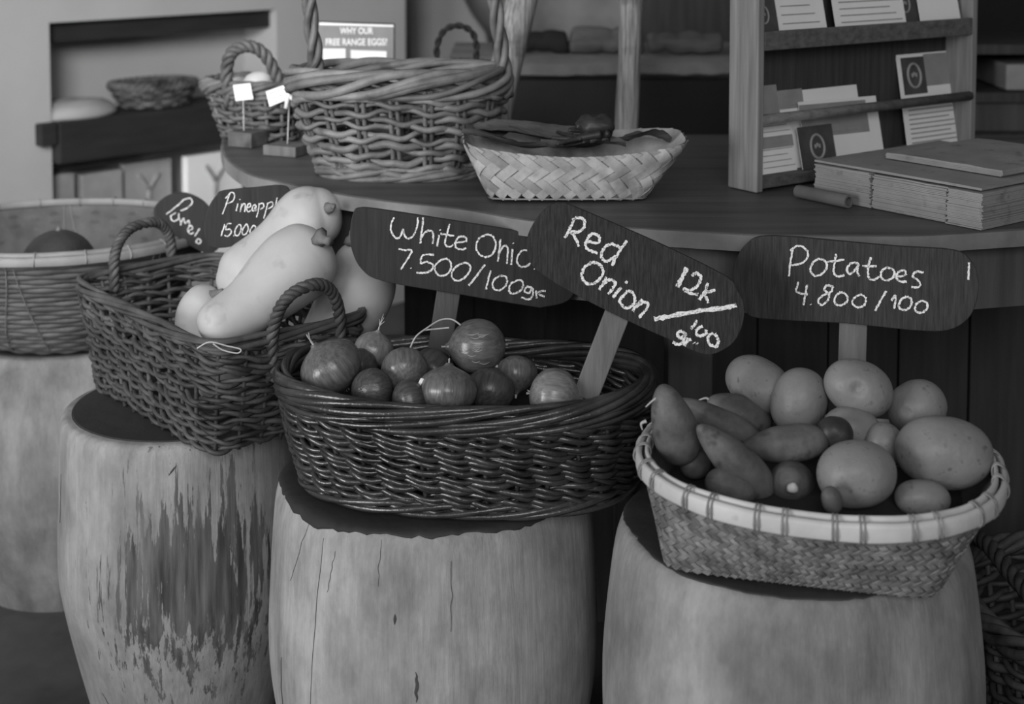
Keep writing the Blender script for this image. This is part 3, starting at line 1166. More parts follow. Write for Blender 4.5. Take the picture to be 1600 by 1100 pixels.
mb = MB()
mb.grid(band(SCb, 1.0, .0090, .0036, -.001, .003, wob=.12), close_u=True, close_v=True)
mb.grid(band(SCb, 1.0, .0085, .0026, -.001, -.006, wob=.10), close_u=True, close_v=True)
build(mb, 'rim', 'cane', Cb)
for k in range(30):
    mb = MB()
    for du in (-.0018, .0018):
        uu = np.array([k / 30 + .006 * math.sin(k * 3.1) + du])
        P, N = SCb.ev(uu, np.array([1.0]))
        P, N = P[0], N[0]
        ring = []
        for a in np.linspace(0, 2 * np.pi, 16, endpoint=False):
            ring.append(P + N * (-.001 + .0095 * math.cos(a)) + np.array([0, 0, -.001 + .0108 * math.sin(a)]))
        mb.tube(ring, .0012, 5, closed=True)
    build(mb, 'rim_binding', 'binding', Cb)

# --- D: wide round bamboo bowl at the far left
SD = Surf((-.79, 2.56), .12, .11, 2, .455, (-.79, 2.53), .262, .235, 2, .648, rot=0, prof=lambda v: v ** .55)
D = basket_root('bamboo_bowl', 'wide round bamboo slat bowl on the far left stump', 'basket', SD)
mb = MB()
n = 120
u = np.arange(n) / n
for k in range(22):
    v = (k + .5) / 22
    P, N = SD.ev(u, v + .004 * np.sin(2 * np.pi * 5 * u + k))
    mb.tube(P + N * (.0012 * np.cos(np.pi * 40 * u + np.pi * k))[:, None], .0052 * (1 + .15 * RNG.uniform(-1, 1)), 6, closed=True, up=(0, 0, 1), flat=(.5, 1.0))
rows = []
for v in np.linspace(0, 1, 12):
    P, N = SD.ev(u, np.full(n, v))
    rows.append(P - N * .0035)
mb.grid(np.array(rows).transpose(1, 0, 2), close_u=True, flip=True)
base_disc(mb, SD, thick=.005)
build(mb, 'slatted_wall', 'bamboo_grey', D)
mb = MB()
for k in range(13):
    vv = np.linspace(.05, 1, 24)
    P, N = SD.ev(k / 13 + (.05 if k % 2 else -.02) * np.sin(vv * 1.5), vv)
    mb.tube(P + N * .0040, .0009, 5)
    mb.tube(P - N * .0050, .0009, 5)
build(mb, 'tie_strips', 'bamboo_rim', D)
mb = MB()
mb.grid(band(SD, 1.0, .0070, .0040, .0, .006, wob=.08), close_u=True, close_v=True)
mb.grid(band(SD, 1.0, .0065, .004, .0, -.006, wob=.08), close_u=True, close_v=True)
build(mb, 'rim', 'bamboo_rim', D)
for k in range(22):
    mb = MB()
    P, N = SD.ev(np.array([k / 22 + .004 * math.sin(k * 5)]), np.array([1.0]))
    P, N = P[0], N[0]
    ring = [P + N * .0115 * math.cos(a) + np.array([0, 0, .0085 * math.sin(a)]) for a in np.linspace(0, 2 * np.pi, 14, endpoint=False)]
    mb.tube(ring, .0015, 5, closed=True)
    build(mb, 'rim_binding', 'bamboo_rim', D)


for px, py, dep, rad, lab in ((92, 416, 2.47, .062, 'dark round fruit in the bamboo bowl, behind its front rim'),):
    c = PD(px, py, dep)
    t = np.linspace(0, np.pi, 22)
    sp = np.array([c + np.array([0, 0, -rad * math.cos(a)]) for a in t])
    mb = MB().loft(sp, rad * np.sin(t) * 1.04, 30, bumpy(px, .04, 20))
    root = thing('pomelo', lab, 'fruit', c - [0, 0, rad])
    build(mb, 'rind', 'pomelo', root)
    mb = MB().tube([c + [0, 0, rad - .003], c + [.002, 0, rad + .006]], [.005, .003], 8)
    build(mb, 'stem', 'stem', root)
mound(SD, .38, .01, 'lining', D)

# --- E: large oval shopping basket on the counter
SE = Surf((-.168, 2.232), .118, .080, 2.2, ZC + .003, (-.172, 2.222), .160, .090, 2.2, .952, rot=R(-1), prof=lambda v: np.sin(v * np.pi / 2) ** .8)
E = basket_root('wicker_basket', 'large wicker basket with tall twisted handle standing on the counter', 'basket', SE)
mb = MB()
weave(mb, SE, 16, 12, 0.03, .84, .0050, .0058, jit=.7, per=8)
build(mb, 'woven_wall', 'wicker', E)
mb = MB()
for k in range(16):
    for d in (-.0052, .0052):
        P, N = SE.ev(np.full(12, k / 16 + d / SE.len), np.linspace(.02, .9, 12))
        mb.tube(P - N * .001, .0036, 6)
build(mb, 'stakes', 'wicker_mid', E)
mb = MB()
base_disc(mb, SE)
build(mb, 'base', 'wicker_mid', E)
mb = MB()
rope_ring(mb, SE, .95, .010, .018, 9, 2, .0062, jit=.22, sides=7)
build(mb, 'rim', 'wicker', E)
mb = MB()
rope_ring(mb, SE, .05, .006, .008, 6, 2, .0052, jit=.2)
build(mb, 'foot_rim', 'wicker', E)
mb = MB()
fl, fr_ = PD(490, 130, 2.215), PD(790, 150, 2.205)
pts = np.array([fl, PD(493, 92, 2.215), PD(484, 0, 2.215), PD(500, -120, 2.215), PD(560, -230, 2.215), PD(640, -262, 2.215), PD(720, -225, 2.215),
                PD(765, -110, 2.21), PD(773, 0, 2.21), PD(786, 100, 2.205), fr_])
rope(mb, catmull(pts, 20), .0062, .0058, 3, 7, taper=.3)
build(mb, 'handle', 'wicker', E)

# --- F: little basket with loop handle
SF = Surf((-.440, 2.565), .064, .050, 2.6, ZC + .003, (-.452, 2.575), .088, .066, 2.6, .895, rot=R(-28))
Fb = basket_root('wicker_basket', 'small wicker basket with arched handle at the left end of the counter', 'basket', SF)
mb = MB()
weave(mb, SF, 16, 9, 0, .9, .0046, .005, jit=.5, per=5, stake_r=.0035)
build(mb, 'woven_wall', 'wicker_mid', Fb)
mb = MB()
base_disc(mb, SF)
build(mb, 'base', 'wicker_mid', Fb)
mb = MB()
rope_ring(mb, SF, 1.0, .008, .008, 5, 4, .0056, jit=.2)
build(mb, 'rim', 'wicker_mid', Fb)
mb = MB()
pts = catmull([PD(360, 165, 2.52), PD(354, 118, 2.52), PD(361, 84, 2.52), PD(386, 72, 2.52), PD(412, 84, 2.53), PD(432, 118, 2.54), PD(446, 150, 2.54)], 10)
rope(mb, pts, .006, .0058, 3, 5)
build(mb, 'handle', 'wicker_mid', Fb)
mound(SF, .55, .006, 'lining', Fb)
for px, py, dep, a_, lab in ((402, 113, 2.57, .3, 'pale egg resting highest in the small handled basket'),
                             (428, 126, 2.585, 1.4, 'pale egg at the right rim of the small handled basket'),
                             (376, 124, 2.60, 2.2, 'pale egg partly hidden behind the small basket handle')):
    c = PD(px, py, dep)
    c[2] = min(c[2], .885) if py > 115 else .898
    t = np.linspace(0, np.pi, 16)
    ax = unit([math.cos(a_), math.sin(a_), .4])
    sp = np.array([c - ax * .026 * math.cos(a) for a in t])
    mb = MB().loft(sp, .0205 * np.sin(t) * (1 - .12 * np.cos(t) * -1), 20)
    o = build(mb, 'egg', 'pale_item')
    tag(o, lab, 'egg', 'eggs in the small basket')

# --- G: palm leaf tray with a dried bundle
SG = Surf((.076, 2.048), .106, .052, 6, ZC + .003, (.088, 2.070), .158, .072, 4.5, .876, rot=R(1.5), prof=lambda v: v ** .9,
          zfun=lambda u, v: v * (.006 * np.cos(4 * np.pi * u) + .007 * np.sin(2 * np.pi * u)))
G_ = basket_root('palm_tray', 'pale plaited palm leaf tray of dried leaves on the counter', 'tray', SG)
mb = MB()
twill(mb, SG, 34, .086, .0014, wfac=.92, seed=5)
mb.grid(np.stack([(lambda q: q[0] + q[1] * .0032)(SG.ev(np.arange(80) / 80, np.full(80, v_))) for v_ in (.0, .03, .06)], 1), close_u=True)
build(mb, 'plaited_wall', 'palm', G_, autosmooth=40)
mb = MB()
n = 80
u = np.arange(n) / n
rows = []
for v in np.linspace(0, .985, 8):
    P, N = SG.ev(u, np.full(n, v))
    rows.append(P - N * .0026)
mb.grid(np.array(rows).transpose(1, 0, 2), close_u=True, flip=True)
base_disc(mb, SG, thick=.004)
build(mb, 'inner_wall', 'palm', G_)
mound(SG, .45, .004, 'lining', G_, 'leaf')
c = PD(845, 222, 2.07)
root = thing('dried_leaf_bundle', 'bundle of dark dried leaves and pods lying in the palm tray', 'dried leaves', (c[0], c[1], .842))
rng = np.random.default_rng(11)
for k in range(15):
    a0 = np.array([.135 + rng.uniform(-.012, .006), 2.065 + rng.uniform(-.018, .018), .888 + rng.uniform(-.008, .016)])
    ln = rng.uniform(.03, .075)
    mid = a0 + np.array([-ln * .5, rng.uniform(-.01, .01), -.008 + rng.uniform(-.004, .003)])
    end = a0 + np.array([-ln, rng.uniform(-.025, .025), -.016 + rng.uniform(0, .012)])
    pts = catmull([a0, mid, end], 7)
    pts[:, 2] = np.maximum(pts[:, 2], .852)
    mb = MB().tube(pts, np.linspace(.0062, .0022, len(pts)), 7)
    build(mb, 'pod', 'pod', root)
for k, (x, y, z, l, w, an, tl) in enumerate(((.02, 2.085, .885, .15, .026, .10, .2), (-.01, 2.06, .880, .12, .028, -.15, -.2), (.07, 2.10, .884, .15, .024, .05, .35),
                                             (-.03, 2.085, .890, .08, .02, .6, .4), (.10, 2.05, .876, .12, .024, -.06, .1), (.19, 2.08, .880, .08, .026, .4, -.2))):
    n = 14
    G2 = np.zeros((n, 5, 3))
    for i in range(n):
        t = i / (n - 1)
        ww = w * math.sin(np.pi * min(max(t, .04), .97)) ** .6
        cx_ = x + (t - .5) * l * math.cos(an)
        cy_ = y + (t - .5) * l * math.sin(an)
        cz_ = z + .006 * math.sin(t * 5 + k) - .008 * t
        for j in range(5):
            s_ = (j - 2) / 2
            G2[i, j] = (cx_ - math.sin(an) * s_ * ww, cy_ + math.cos(an) * s_ * ww, cz_ + tl * s_ * ww + .006 * s_ * s_ + .002 * mnoise.noise(Vector((i * .7, j * 1.3, k))))
    mb = MB().grid(G2)
    bot = G2.copy()
    bot[:, :, 2] -= .0015
    mb.grid(bot, flip=True)
    build(mb, 'leaf', 'leaf', root)
c = np.array([.118, 2.068, .892])
t = np.linspace(0, np.pi, 16)
sp = np.array([c + np.array([-.026 * math.cos(a), .004 * math.sin(a * 2), .004 * math.sin(a)]) for a in t])
mb = MB().loft(sp, .0165 * np.sin(t) + .0001, 26, bumpy(5, .35, 70, .25, 190))
build(mb, 'crumpled_leaves', 'pod', root)
# --- dark basket with a hoop handle behind the big basket
q = PD(706, 100, 2.78)
SJ = Surf((q[0], 2.78), .055, .05, 2, ZC + .003, (q[0], 2.78), .072, .062, 2, q[2] - .004, prof=lambda v: v ** .8)
J = basket_root('wicker_basket', 'dark basket with thin hoop handle behind the big basket rim', 'basket', SJ)
mb = MB()
weave(mb, SJ, 18, 10, 0, .93, .005, .005, per=4, stake_r=.003)
base_disc(mb, SJ)
build(mb, 'woven_wall', 'wicker_black', J)
mb = MB()
rope_ring(mb, SJ, 1.0, .005, .005, 3, 9, .0045, per=8)
build(mb, 'rim', 'wicker_black', J)
mb = MB()
rope(mb, catmull([PD(684, 98, 2.78), PD(683, 72, 2.78), PD(694, 48, 2.78), PD(716, 40, 2.78), PD(737, 50, 2.78), PD(745, 75, 2.78), PD(742, 98, 2.78)], 9), .003, .0036, 2, 5)
build(mb, 'handle', 'wicker_black', J)
mound(SJ, .6, .004, 'lining', J)

# --- H: basket on the floor at the right
SH = Surf((.80, 1.86), .16, .15, 2.6, .006, (.80, 1.86), .205, .19, 2.6, .30)
H = basket_root('wicker_basket', 'dark wicker basket on the floor right of the potato stump', 'basket', SH)
mb = MB()
weave(mb, SH, 34, 26, 0, .95, .0050, .0062, jit=.6, per=6, stake_r=.004)
build(mb, 'woven_wall', 'wicker_worn', H)
mb = MB()
base_disc(mb, SH)
build(mb, 'base', 'wicker_worn', H)
mb = MB()
rope_ring(mb, SH, 1.0, .009, .011, 5, 8, .0066, jit=.15)
build(mb, 'rim', 'wicker_worn', H)
mb = MB()
rope(mb, catmull([PD(1500, 905, 2.02), PD(1512, 842, 2.0), PD(1540, 848, 1.96), PD(1575, 890, 1.88), PD(1612, 935, 1.80), PD(1640, 1000, 1.74)], 12), .006, .0062, 3, 6)
build(mb, 'handle', 'wicker_worn', H)

# ================================================================ VEGETABLES
# butternut squashes: (pixel, depth, radius in px) stations along the body
def squash(stations, label, seed, stem_dir=None, stem_at=0, stem_len=.016, stem_w=1.0):
    P = np.array([PD(a, b, d) for a, b, d, r in stations])
    Rr = np.array([M(r, d) for a, b, d, r in stations])
    pr = catmull(np.hstack([P, Rr[:, None]]), 10)
    sp, rad = pr[:, :3], np.maximum(pr[:, 3], .001)
    t0 = unit(sp[0] - sp[4])
    t1 = unit(sp[-1] - sp[-5])
    # rounded ends
    k = 9
    cap0 = [(sp[0] + t0 * rad[0] * .75 * math.sin(a), rad[0] * math.cos(a) ** .8) for a in np.linspace(np.pi / 2 - .06, 0, k)]
    cap1 = [(sp[-1] + t1 * rad[-1] * .75 * math.sin(a), rad[-1] * math.cos(a) ** .8) for a in np.linspace(0, np.pi / 2 - .06, k)]
    S_ = np.vstack([[c for c, r in cap0[:-1]], sp, [c for c, r in cap1[1:]]])
    R_ = np.concatenate([[r for c, r in cap0[:-1]], rad, [r for c, r in cap1[1:]]])
    arc = np.concatenate([[0], np.cumsum(np.linalg.norm(np.diff(S_, axis=0), axis=1) + 1e-6)])
    q = np.linspace(0, 1, 90)
    q = (.5 - .5 * np.cos(np.pi * q)) * .5 + q * .5
    tt = q * arc[-1]
    A2 = np.interp(tt, arc, R_ ** 2)
    S2 = np.stack([np.interp(tt, arc, S_[:, c_]) for c_ in range(3)], 1)
    sg = .22 * R_.max()
    out = np.zeros(90)
    uni = np.linspace(-2 * R_.max(), arc[-1] + 2 * R_.max(), 600)
    Au = np.interp(uni, arc, R_ ** 2, left=0, right=0)
    for i_ in range(90):
        w_ = np.exp(-((uni - tt[i_]) / sg) ** 2)
        out[i_] = (Au * w_).sum() / w_.sum()
    fade = np.clip(np.minimum(tt, arc[-1] - tt) / (R_.max() * .9), 0, 1)
    R_ = np.sqrt(np.maximum(out * fade + A2 * (1 - fade), 1e-9))
    W_ = np.exp(-((tt[:, None] - tt[None, :]) / (.45 * R_.max())) ** 2)
    W_ /= W_.sum(1, keepdims=True)
    S_ = S2 * (1 - fade[:, None]) + (W_ @ S2) * fade[:, None]
    root = thing('butternut_squash', label, 'squash', (sp[:, 0].mean(), sp[:, 1].mean(), (S_[:, 2] - R_).min()))
    mb = MB().loft(S_, R_, 40, bumpy(seed, .035, 9, .004, 50))
    build(mb, 'body', 'squash', root)
    e = S_[0] if stem_at == 0 else S_[-1]
    d = t0 if stem_at == 0 else t1
    if stem_dir is not None:
        e, d = stem_dir
        e = np.asarray(e)
    mb = MB()
    pts = np.array([e - d * .008, e - d * .001, e + d * .004, e + d * stem_len * .7, e + d * stem_len])
    pts[-1] += np.array([.002, 0, -.001])
    n = len(pts)
    mb.loft(pts, np.array([.012, .0095, .0062, .005, .0066]) * stem_w, 10, bumpy(seed + 3, .35, 140))
    build(mb, 'stem', 'stem', root)
    return root


dA = 1.98
e1 = PD(503, 373, 1.922)
squash([(476, 404, 1.965, 58), (458, 418, 1.955, 62), (424, 448, 1.935, 56), (388, 480, 1.914, 46), (340, 507, 1.890, 39)],
       'pale butternut squash lying in front, its dry stem pointing up right', 2, stem_dir=(e1, unit(PD(524, 382, 1.885) - e1)), stem_len=.02)
e2 = PD(518, 324, 2.034)
squash([(500, 338, 2.075, 46), (478, 344, 2.07, 58), (447, 370, 2.062, 44), (421, 400, 2.055, 49), (402, 426, 2.05, 63), (390, 446, 2.045, 55)],
       'pale butternut squash behind, topmost in the rectangular basket', 21, stem_dir=(e2, unit([.6, -.5, .3])), stem_len=.003, stem_w=.7)
e3 = PD(340, 459, 2.005)
squash([(322, 476, 2.02, 36), (312, 494, 2.02, 40), (318, 540, 2.01, 38), (340, 590, 1.98, 36), (355, 620, 1.95, 30)],
       'small pale squash end poking up at the left of the basket', 35, stem_dir=(e3, unit([.6, -.4, .5])), stem_len=.009, stem_w=.75)
squash([(556, 404, 2.04, 36), (566, 432, 2.04, 57), (548, 478, 2.035, 58), (518, 520, 2.03, 48), (492, 556, 2.02, 40)],
       'shaded squash at the right end of the basket, partly behind the white onion sign', 48, stem_dir=(PD(551, 372, 2.03), unit([.1, -.1, 1])), stem_len=.012)


# onions
def onion(px, py, depth, w, axis, label, mat='onion', squat=.9, neck=.5, seed=0, roots=True, dry=0.0):
    """w: radius across in px; axis: from root end to neck"""
    c = PD(px, py, depth)
    r = M(w, depth) * 1.09
    ax = unit(axis)
    prof = [(-.92, .03), (-.90, .18), (-.80, .50), (-.52, .85), (-.18, .99), (.08, 1.0), (.36, .93), (.60, .76), (.77, .53), (.88, .31), (.96, .17), (1.06, .10)]
    pr = catmull(prof, 4)
    hs = pr[:, 0].copy() * squat
    sp = c + ax * (hs * r)[:, None]
    rad = pr[:, 1] * r
    root = thing('onion', label, 'onion', c - [0, 0, r * .9], 'onions in the oval basket')
    fa = unit(np.cross(ax, [.3, .5, .81]))
    fb = np.cross(ax, fa)

    def ridge(V, C):
        d = V - C
        ang = np.arctan2(d @ fb, d @ fa)
        k = 1 + .012 * np.sin(ang * 9 + seed) + .006 * np.sin(ang * 23 + seed * 2) + np.array([.03 * mnoise.noise(Vector((p[0] * 18 + seed, p[1] * 18, p[2] * 18))) for p in V])
        return C + d * k[:, None]
    # skin: stored along the z axis so that its streaks run from root to neck
    mb = MB().loft(sp, rad, 36, ridge)
    V = mb.v[0] - c
    Rm = np.stack([fa, fb, ax])            # world -> local
    mb.v[0] = V @ Rm.T + WLOC[root.name]
    o = build(mb, 'bulb', mat, root)
    from mathutils import Matrix
    o.matrix_local = Matrix.Translation(Vector(c - WLOC[root.name])) @ Matrix([list(x) for x in Rm.T]).to_4x4()
    # dry neck
    tip = c + ax * hs[-1] * r
    rng = np.random.default_rng(seed + 100)
    mb = MB()
    for k in range(5):
        d = unit(ax + rng.uniform(-.5, .5, 3))
        l = r * (.14 + dry) * rng.uniform(.6, 1.2)
        pts = catmull([tip - ax * r * .12, tip + ax * l * .4, tip + ax * l * .5 + d * l * .6], 4)
        mb.tube(pts, np.linspace(.10, .025, len(pts)) * r, 6, flat=(1, .45))
    build(mb, 'dry_neck', 'husk', root)
    if roots:
        mb = MB()
        e = c - ax * .88 * squat * r
        for k in range(9):
            d = unit(-ax * .6 + rng.uniform(-1, 1, 3))
            mb.tube(catmull([e + ax * .02 * r, e + d * .07 * r, e + d * .12 * r - ax * .05 * r], 3), .012 * r, 4)
        build(mb, 'roots', 'husk', root)
    return root, c, r


onion(517, 574, 1.755, 47, (-.55, -.1, .8), 'brown onion at the left end of the oval basket, frayed neck pointing up', 'onion', .88, .6, 1, dry=.25)
onion(584, 546, 1.84, 29, (.25, .1, 1), 'small pale onion behind, its papery neck sticking up', 'onion_pale', .95, .7, 2, dry=.5)
onion(632, 578, 1.745, 34, (-.12, .86, .45), 'onion showing its round root scar towards the viewer', 'onion', 1.0, .5, 3)
r4, c4, rr4 = onion(746, 541, 1.79, 39, (-.93, -.2, .05), 'large shiny onion lying on top with dry stalk to the left', 'onion', 1.16, .45, 4)
onion(699, 610, 1.70, 43, (.05, .3, .85), 'plump onion in the middle front with pointed top', 'onion', .86, .5, 5)
onion(766, 610, 1.735, 36, (.2, .6, .6), 'dark streaked onion squeezed behind the plump middle one', 'onion_dark', .95, .5, 6)
onion(806, 584, 1.775, 31, (.0, -.45, -.75), 'small onion on the right with its pale neck pointing down', 'onion', .92, .6, 7, roots=False)
onion(866, 619, 1.705, 40, (.9, -.05, -.12), 'glossy elongated onion lying low beside the red onion stake', 'onion_pale', 1.0, .7, 8)
onion(581, 609, 1.715, 31, (.4, .6, -.2), 'dark onion low between the left one and the scarred one', 'onion_dark', .95, .4, 9)
onion(676, 582, 1.83, 36, (.5, .7, .3), 'dark onion behind, below the large shiny one', 'onion_dark', .95, .4, 10)
onion(640, 625, 1.69, 30, (.9, .3, .1), 'dark onion low at the front rim, left of the plump middle one', 'onion_dark', .92, .4, 11)
onion(560, 574, 1.81, 28, (-.3, .9, .2), 'dark onion tucked behind the left end one and the small pale one', 'onion_dark', .95, .4, 12)
# dry stalk loops from the top onion's neck
mb = MB()
for pth in ([(720, 508), (706, 499), (688, 500), (668, 512), (650, 526), (640, 546)], [(702, 512), (680, 514), (662, 516)]):
    mb.tube(catmull([PD(x, y, 1.775 + .01 * math.sin(i)) for i, (x, y) in enumerate(pth)], 7), .0011, 6)
build(mb, 'dry_stalk', 'husk', r4)
# pale torn skin strips that also paint highlights on the top onion's face
ax4 = unit((-.93, -.2, .05))
vw = unit(CO - c4)
e4 = unit(vw - ax4 * (vw @ ax4))
g4 = np.cross(ax4, e4)
mb = MB()
rng = np.random.default_rng(31)
for k in range(11):
    az = rng.uniform(-.55, .75)
    h0 = rng.uniform(-.15, .40)
    l_ = rng.uniform(.22, .5)
    pts = []
    for t in np.linspace(0, 1, 9):
        hh = h0 + l_ * (t - .5)
        az_ = az + .08 * math.sin(t * 3)
        rr = math.sqrt(max(.05, 1 - (hh / 1.10) ** 2)) * rr4 * 1.005
        pts.append(c4 + ax4 * hh * rr4 + (e4 * math.cos(az_) - g4 * math.sin(az_)) * rr)
    mb.tube(pts, rr4 * .018 * np.sin(np.linspace(.15, 3.0, 9)) + .0001, 5, flat=(1, .6))
build(mb, 'torn_skin_highlight', 'husk', r4)
# fallen scrap of skin
q = PD(659, 604, 1.69)
mb = MB()
G2 = np.zeros((6, 4, 3))
for i in range(6):
    for j in range(4):
        G2[i, j] = q + np.array([(j - 1.5) * .0035 + (i - 2.5) * .0016, .002 * math.sin(i + j), (i - 2.5) * .0035 - (j - 1.5) * .001])
mb.grid(G2)
b2 = G2.copy()
b2[:, :, 1] += .0012
mb.grid(b2, flip=True)
o = build(mb, 'onion_skin_scrap', 'paper')
tag(o, 'pale speckled scrap of papery skin between two onions', 'onion skin')


def tuber(name, cat, group, ca, cb, depth, ra, label, mat, seed, ends=(.55, .55), dimples=(), tail=None, amp=.05, fat=None, db=None):
    """body from pixel ca to pixel cb (centres of the end caps), ra half width in px"""
    db = depth if db is None else db
    a, b = PD(ca[0], ca[1], depth), PD(cb[0], cb[1], db)
    r = M(ra, (depth + db) / 2)
    n = 30
    t = np.linspace(0, 1, n)
    L = np.linalg.norm(b - a)
    d = unit(b - a)
    tot = L + 2 * r * .92
    s = t * tot
    rad = np.zeros(n)
    for i, x in enumerate(t):
        base = math.sqrt(max(0.0, 1 - (2 * x - 1) ** 2)) if L < r * .4 else (max(0, 1 - abs(2 * x - 1) ** 2.6)) ** .5
        w = (ends[0] * (1 - x) + ends[1] * x) / max(ends)
        rad[i] = r * base * w
    rad[0] = rad[-1] = 1e-4
    # finer sampling at the ends
    e = .5 - .5 * np.cos(np.pi * t)
    rad = np.interp(e, t, rad)
    for i, x in enumerate(e):
        base = (max(0, 1 - abs(2 * x - 1) ** 2.25)) ** .5
        w = (ends[0] * (1 - x) + ends[1] * x) / max(ends)
        rad[i] = max(r * base * w, 1e-4)
    sp = a - d * r * .92 + d[None, :] * (e * tot)[:, None]
    bend = np.array([mnoise.noise(Vector((seed * 1.7, 3.1, k))) for k in range(3)]) * .12 * r * (1 if L > r else .3)
    sp = sp + np.sin(np.pi * e)[:, None] * bend[None, :]
    f0 = bumpy(seed * 7.3, amp * 1.6, 16, amp * .35, 55)

    def f(V, C):
        V = f0(V, C)
        c0 = V.mean(0)
        for (qx, qy, rad_px, depth_f) in dimples:
            dv = ray(qx, qy)
            # first hit of the sight line on the body
            rel = V - CO
            tt = rel @ dv / (dv @ dv)
            dist = np.linalg.norm(rel - tt[:, None] * dv, axis=1)
            cand = np.where(dist < r * .2)[0]
            if not len(cand):
                continue
            h = V[cand[np.argmin(tt[cand])]]
            g = np.exp(-(np.linalg.norm(V - h, axis=1) / M(rad_px, depth)) ** 2)
            V = V + (c0 - h)[None, :] * (g * depth_f)[:, None]
        return V
    root = thing(name, label, cat, (sp[:, 0].mean(), sp[:, 1].mean(), (sp[:, 2] - rad).min()), group)
    mb = MB().loft(sp, rad, 40, f)
    build(mb, 'flesh', mat, root)
    if tail:
        mb = MB()
        for pth in tail:
            pts = catmull([PD(x, y, dd) for x, y, dd in pth], 6)
            mb.tube(pts, np.linspace(.0022, .0007, len(pts)), 5)
        build(mb, 'rootlet', 'husk', root)
    return root


PO = ('potato', 'potato', 'potatoes in the bamboo basket')
tuber(*PO, (1170, 590), (1204, 610), 1.70, 42, 'oblong potato at the upper left of the pile', 'potato', 1, db=1.66)
tuber(*PO, (1252, 617), (1245, 637), 1.62, 46, 'roundish potato in the middle of the pile, left of the dimpled one', 'potato', 2)
tuber(*PO, (1326, 600), (1356, 614), 1.60, 43, 'topmost potato with a deep dimple, in front of the sign stake', 'potato', 3, dimples=((1340, 616, 9, .20),))
tuber(*PO, (1440, 632), (1424, 642), 1.62, 42, 'potato with a pale eye at the upper right of the pile', 'potato', 4, dimples=((1416, 648, 7, .12),))
tuber(*PO, (1450, 704), (1500, 708), 1.51, 57, 'largest potato, resting against the right rim', 'potato', 5, amp=.03)
tuber(*PO, (1325, 742), (1352, 738), 1.47, 54, 'large potato front centre with a small knob below', 'potato', 6, dimples=((1312, 768, 9, .12),))
tuber(*PO, (1316, 668), (1345, 672), 1.575, 34, 'shaded potato below the dimpled one', 'potato', 7)
tuber(*PO, (1378, 690), (1386, 700), 1.555, 32, 'potato in shade between front centre and largest one', 'potato', 8)
tuber(*PO, (1424, 778), (1458, 780), 1.475, 30, 'potato low at the front rim, under the largest one', 'potato', 9)
SP = ('sweet_potato', 'sweet potato', 'sweet potatoes in the bamboo basket')
tuber(*SP, (1045, 640), (1058, 686), 1.545, 46, 'pear shaped sweet potato standing at the left rim, hairy tip up', 'sweet', 11, ends=(.55, 1.0), amp=.07,
      tail=([(1044, 624, 1.545), (1036, 616, 1.54), (1020, 626, 1.54), (1009, 636, 1.54)], [(1046, 624, 1.545), (1044, 612, 1.545)], [(1010, 658, 1.53), (1002, 662, 1.53), (1004, 672, 1.53)]))
tuber(*SP, (1082, 638), (1166, 684), 1.60, 31, 'long sweet potato slanting down right from its pointed tip', 'sweet', 12, ends=(.5, 1.0), amp=.08,
      tail=([(1064, 630, 1.60), (1052, 618, 1.60), (1043, 612, 1.60)],))
tuber(*SP, (1130, 636), (1180, 656), 1.65, 30, 'sweet potato with a thin root tail behind the long slanting one', 'sweet', 13, ends=(.8, 1.0), amp=.08,
      tail=([(1112, 630, 1.65), (1104, 622, 1.65), (1090, 626, 1.65)],))
tuber(*SP, (1116, 690), (1178, 750), 1.51, 41, 'stout sweet potato slanting down in front of the long one', 'sweet', 14, ends=(.55, 1.0), amp=.07)
tuber(*SP, (1190, 697), (1264, 690), 1.535, 35, 'sweet potato lying level across the middle, end broken', 'sweet', 15, ends=(.62, 1.0), amp=.08)
tuber(*SP, (1236, 754), (1237, 762), 1.505, 38, 'sweet potato seen end on with a white scar', 'sweet', 16, amp=.04, db=1.57)
q = PD(1239, 764, 1.472)
mb = MB().loft(np.array([q + [0, .004, 0], q + [0, .001, 0], q + [0, -.0012, 0]]), [.0062, .0055, .003], 12, bumpy(4, .3, 200))
build(mb, 'cut_end', 'scar', bpy.data.objects['sweet_potato.005'])
tuber(*SP, (1080, 726), (1092, 727), 1.55, 23, 'dark blunt sweet potato end at the left inside the rim', 'sweet', 17, amp=.05, db=1.57)
tuber(*SP, (1126, 756), (1160, 764), 1.50, 28, 'dark sweet potato low behind the front left rim', 'sweet', 18, amp=.05)
tuber(*SP, (1298, 775), (1301, 788), 1.43, 17, 'tiny tapered sweet potato poking up at the front rim centre', 'sweet', 19, amp=.08)
tuber(*SP, (1296, 676), (1312, 680), 1.54, 23, 'broken dark sweet potato end beside the level one', 'pod', 20, amp=.2)
mound(SCb, .55, .022, 'lining', Cb)

# ================================================================ SIGNS
def facing_plane(px, py, depth, yaw=0.0, tilt=0.0):
    p0 = PD(px, py, depth)
    d = CO - p0
    d[2] = 0
    d = unit(d)
    c, s = math.cos(yaw), math.sin(yaw)
    n = np.array([d[0] * c - d[1] * s, d[0] * s + d[1] * c, 0])
    n = unit(n + np.array([0, 0, math.tan(tilt)]))
    return p0, n


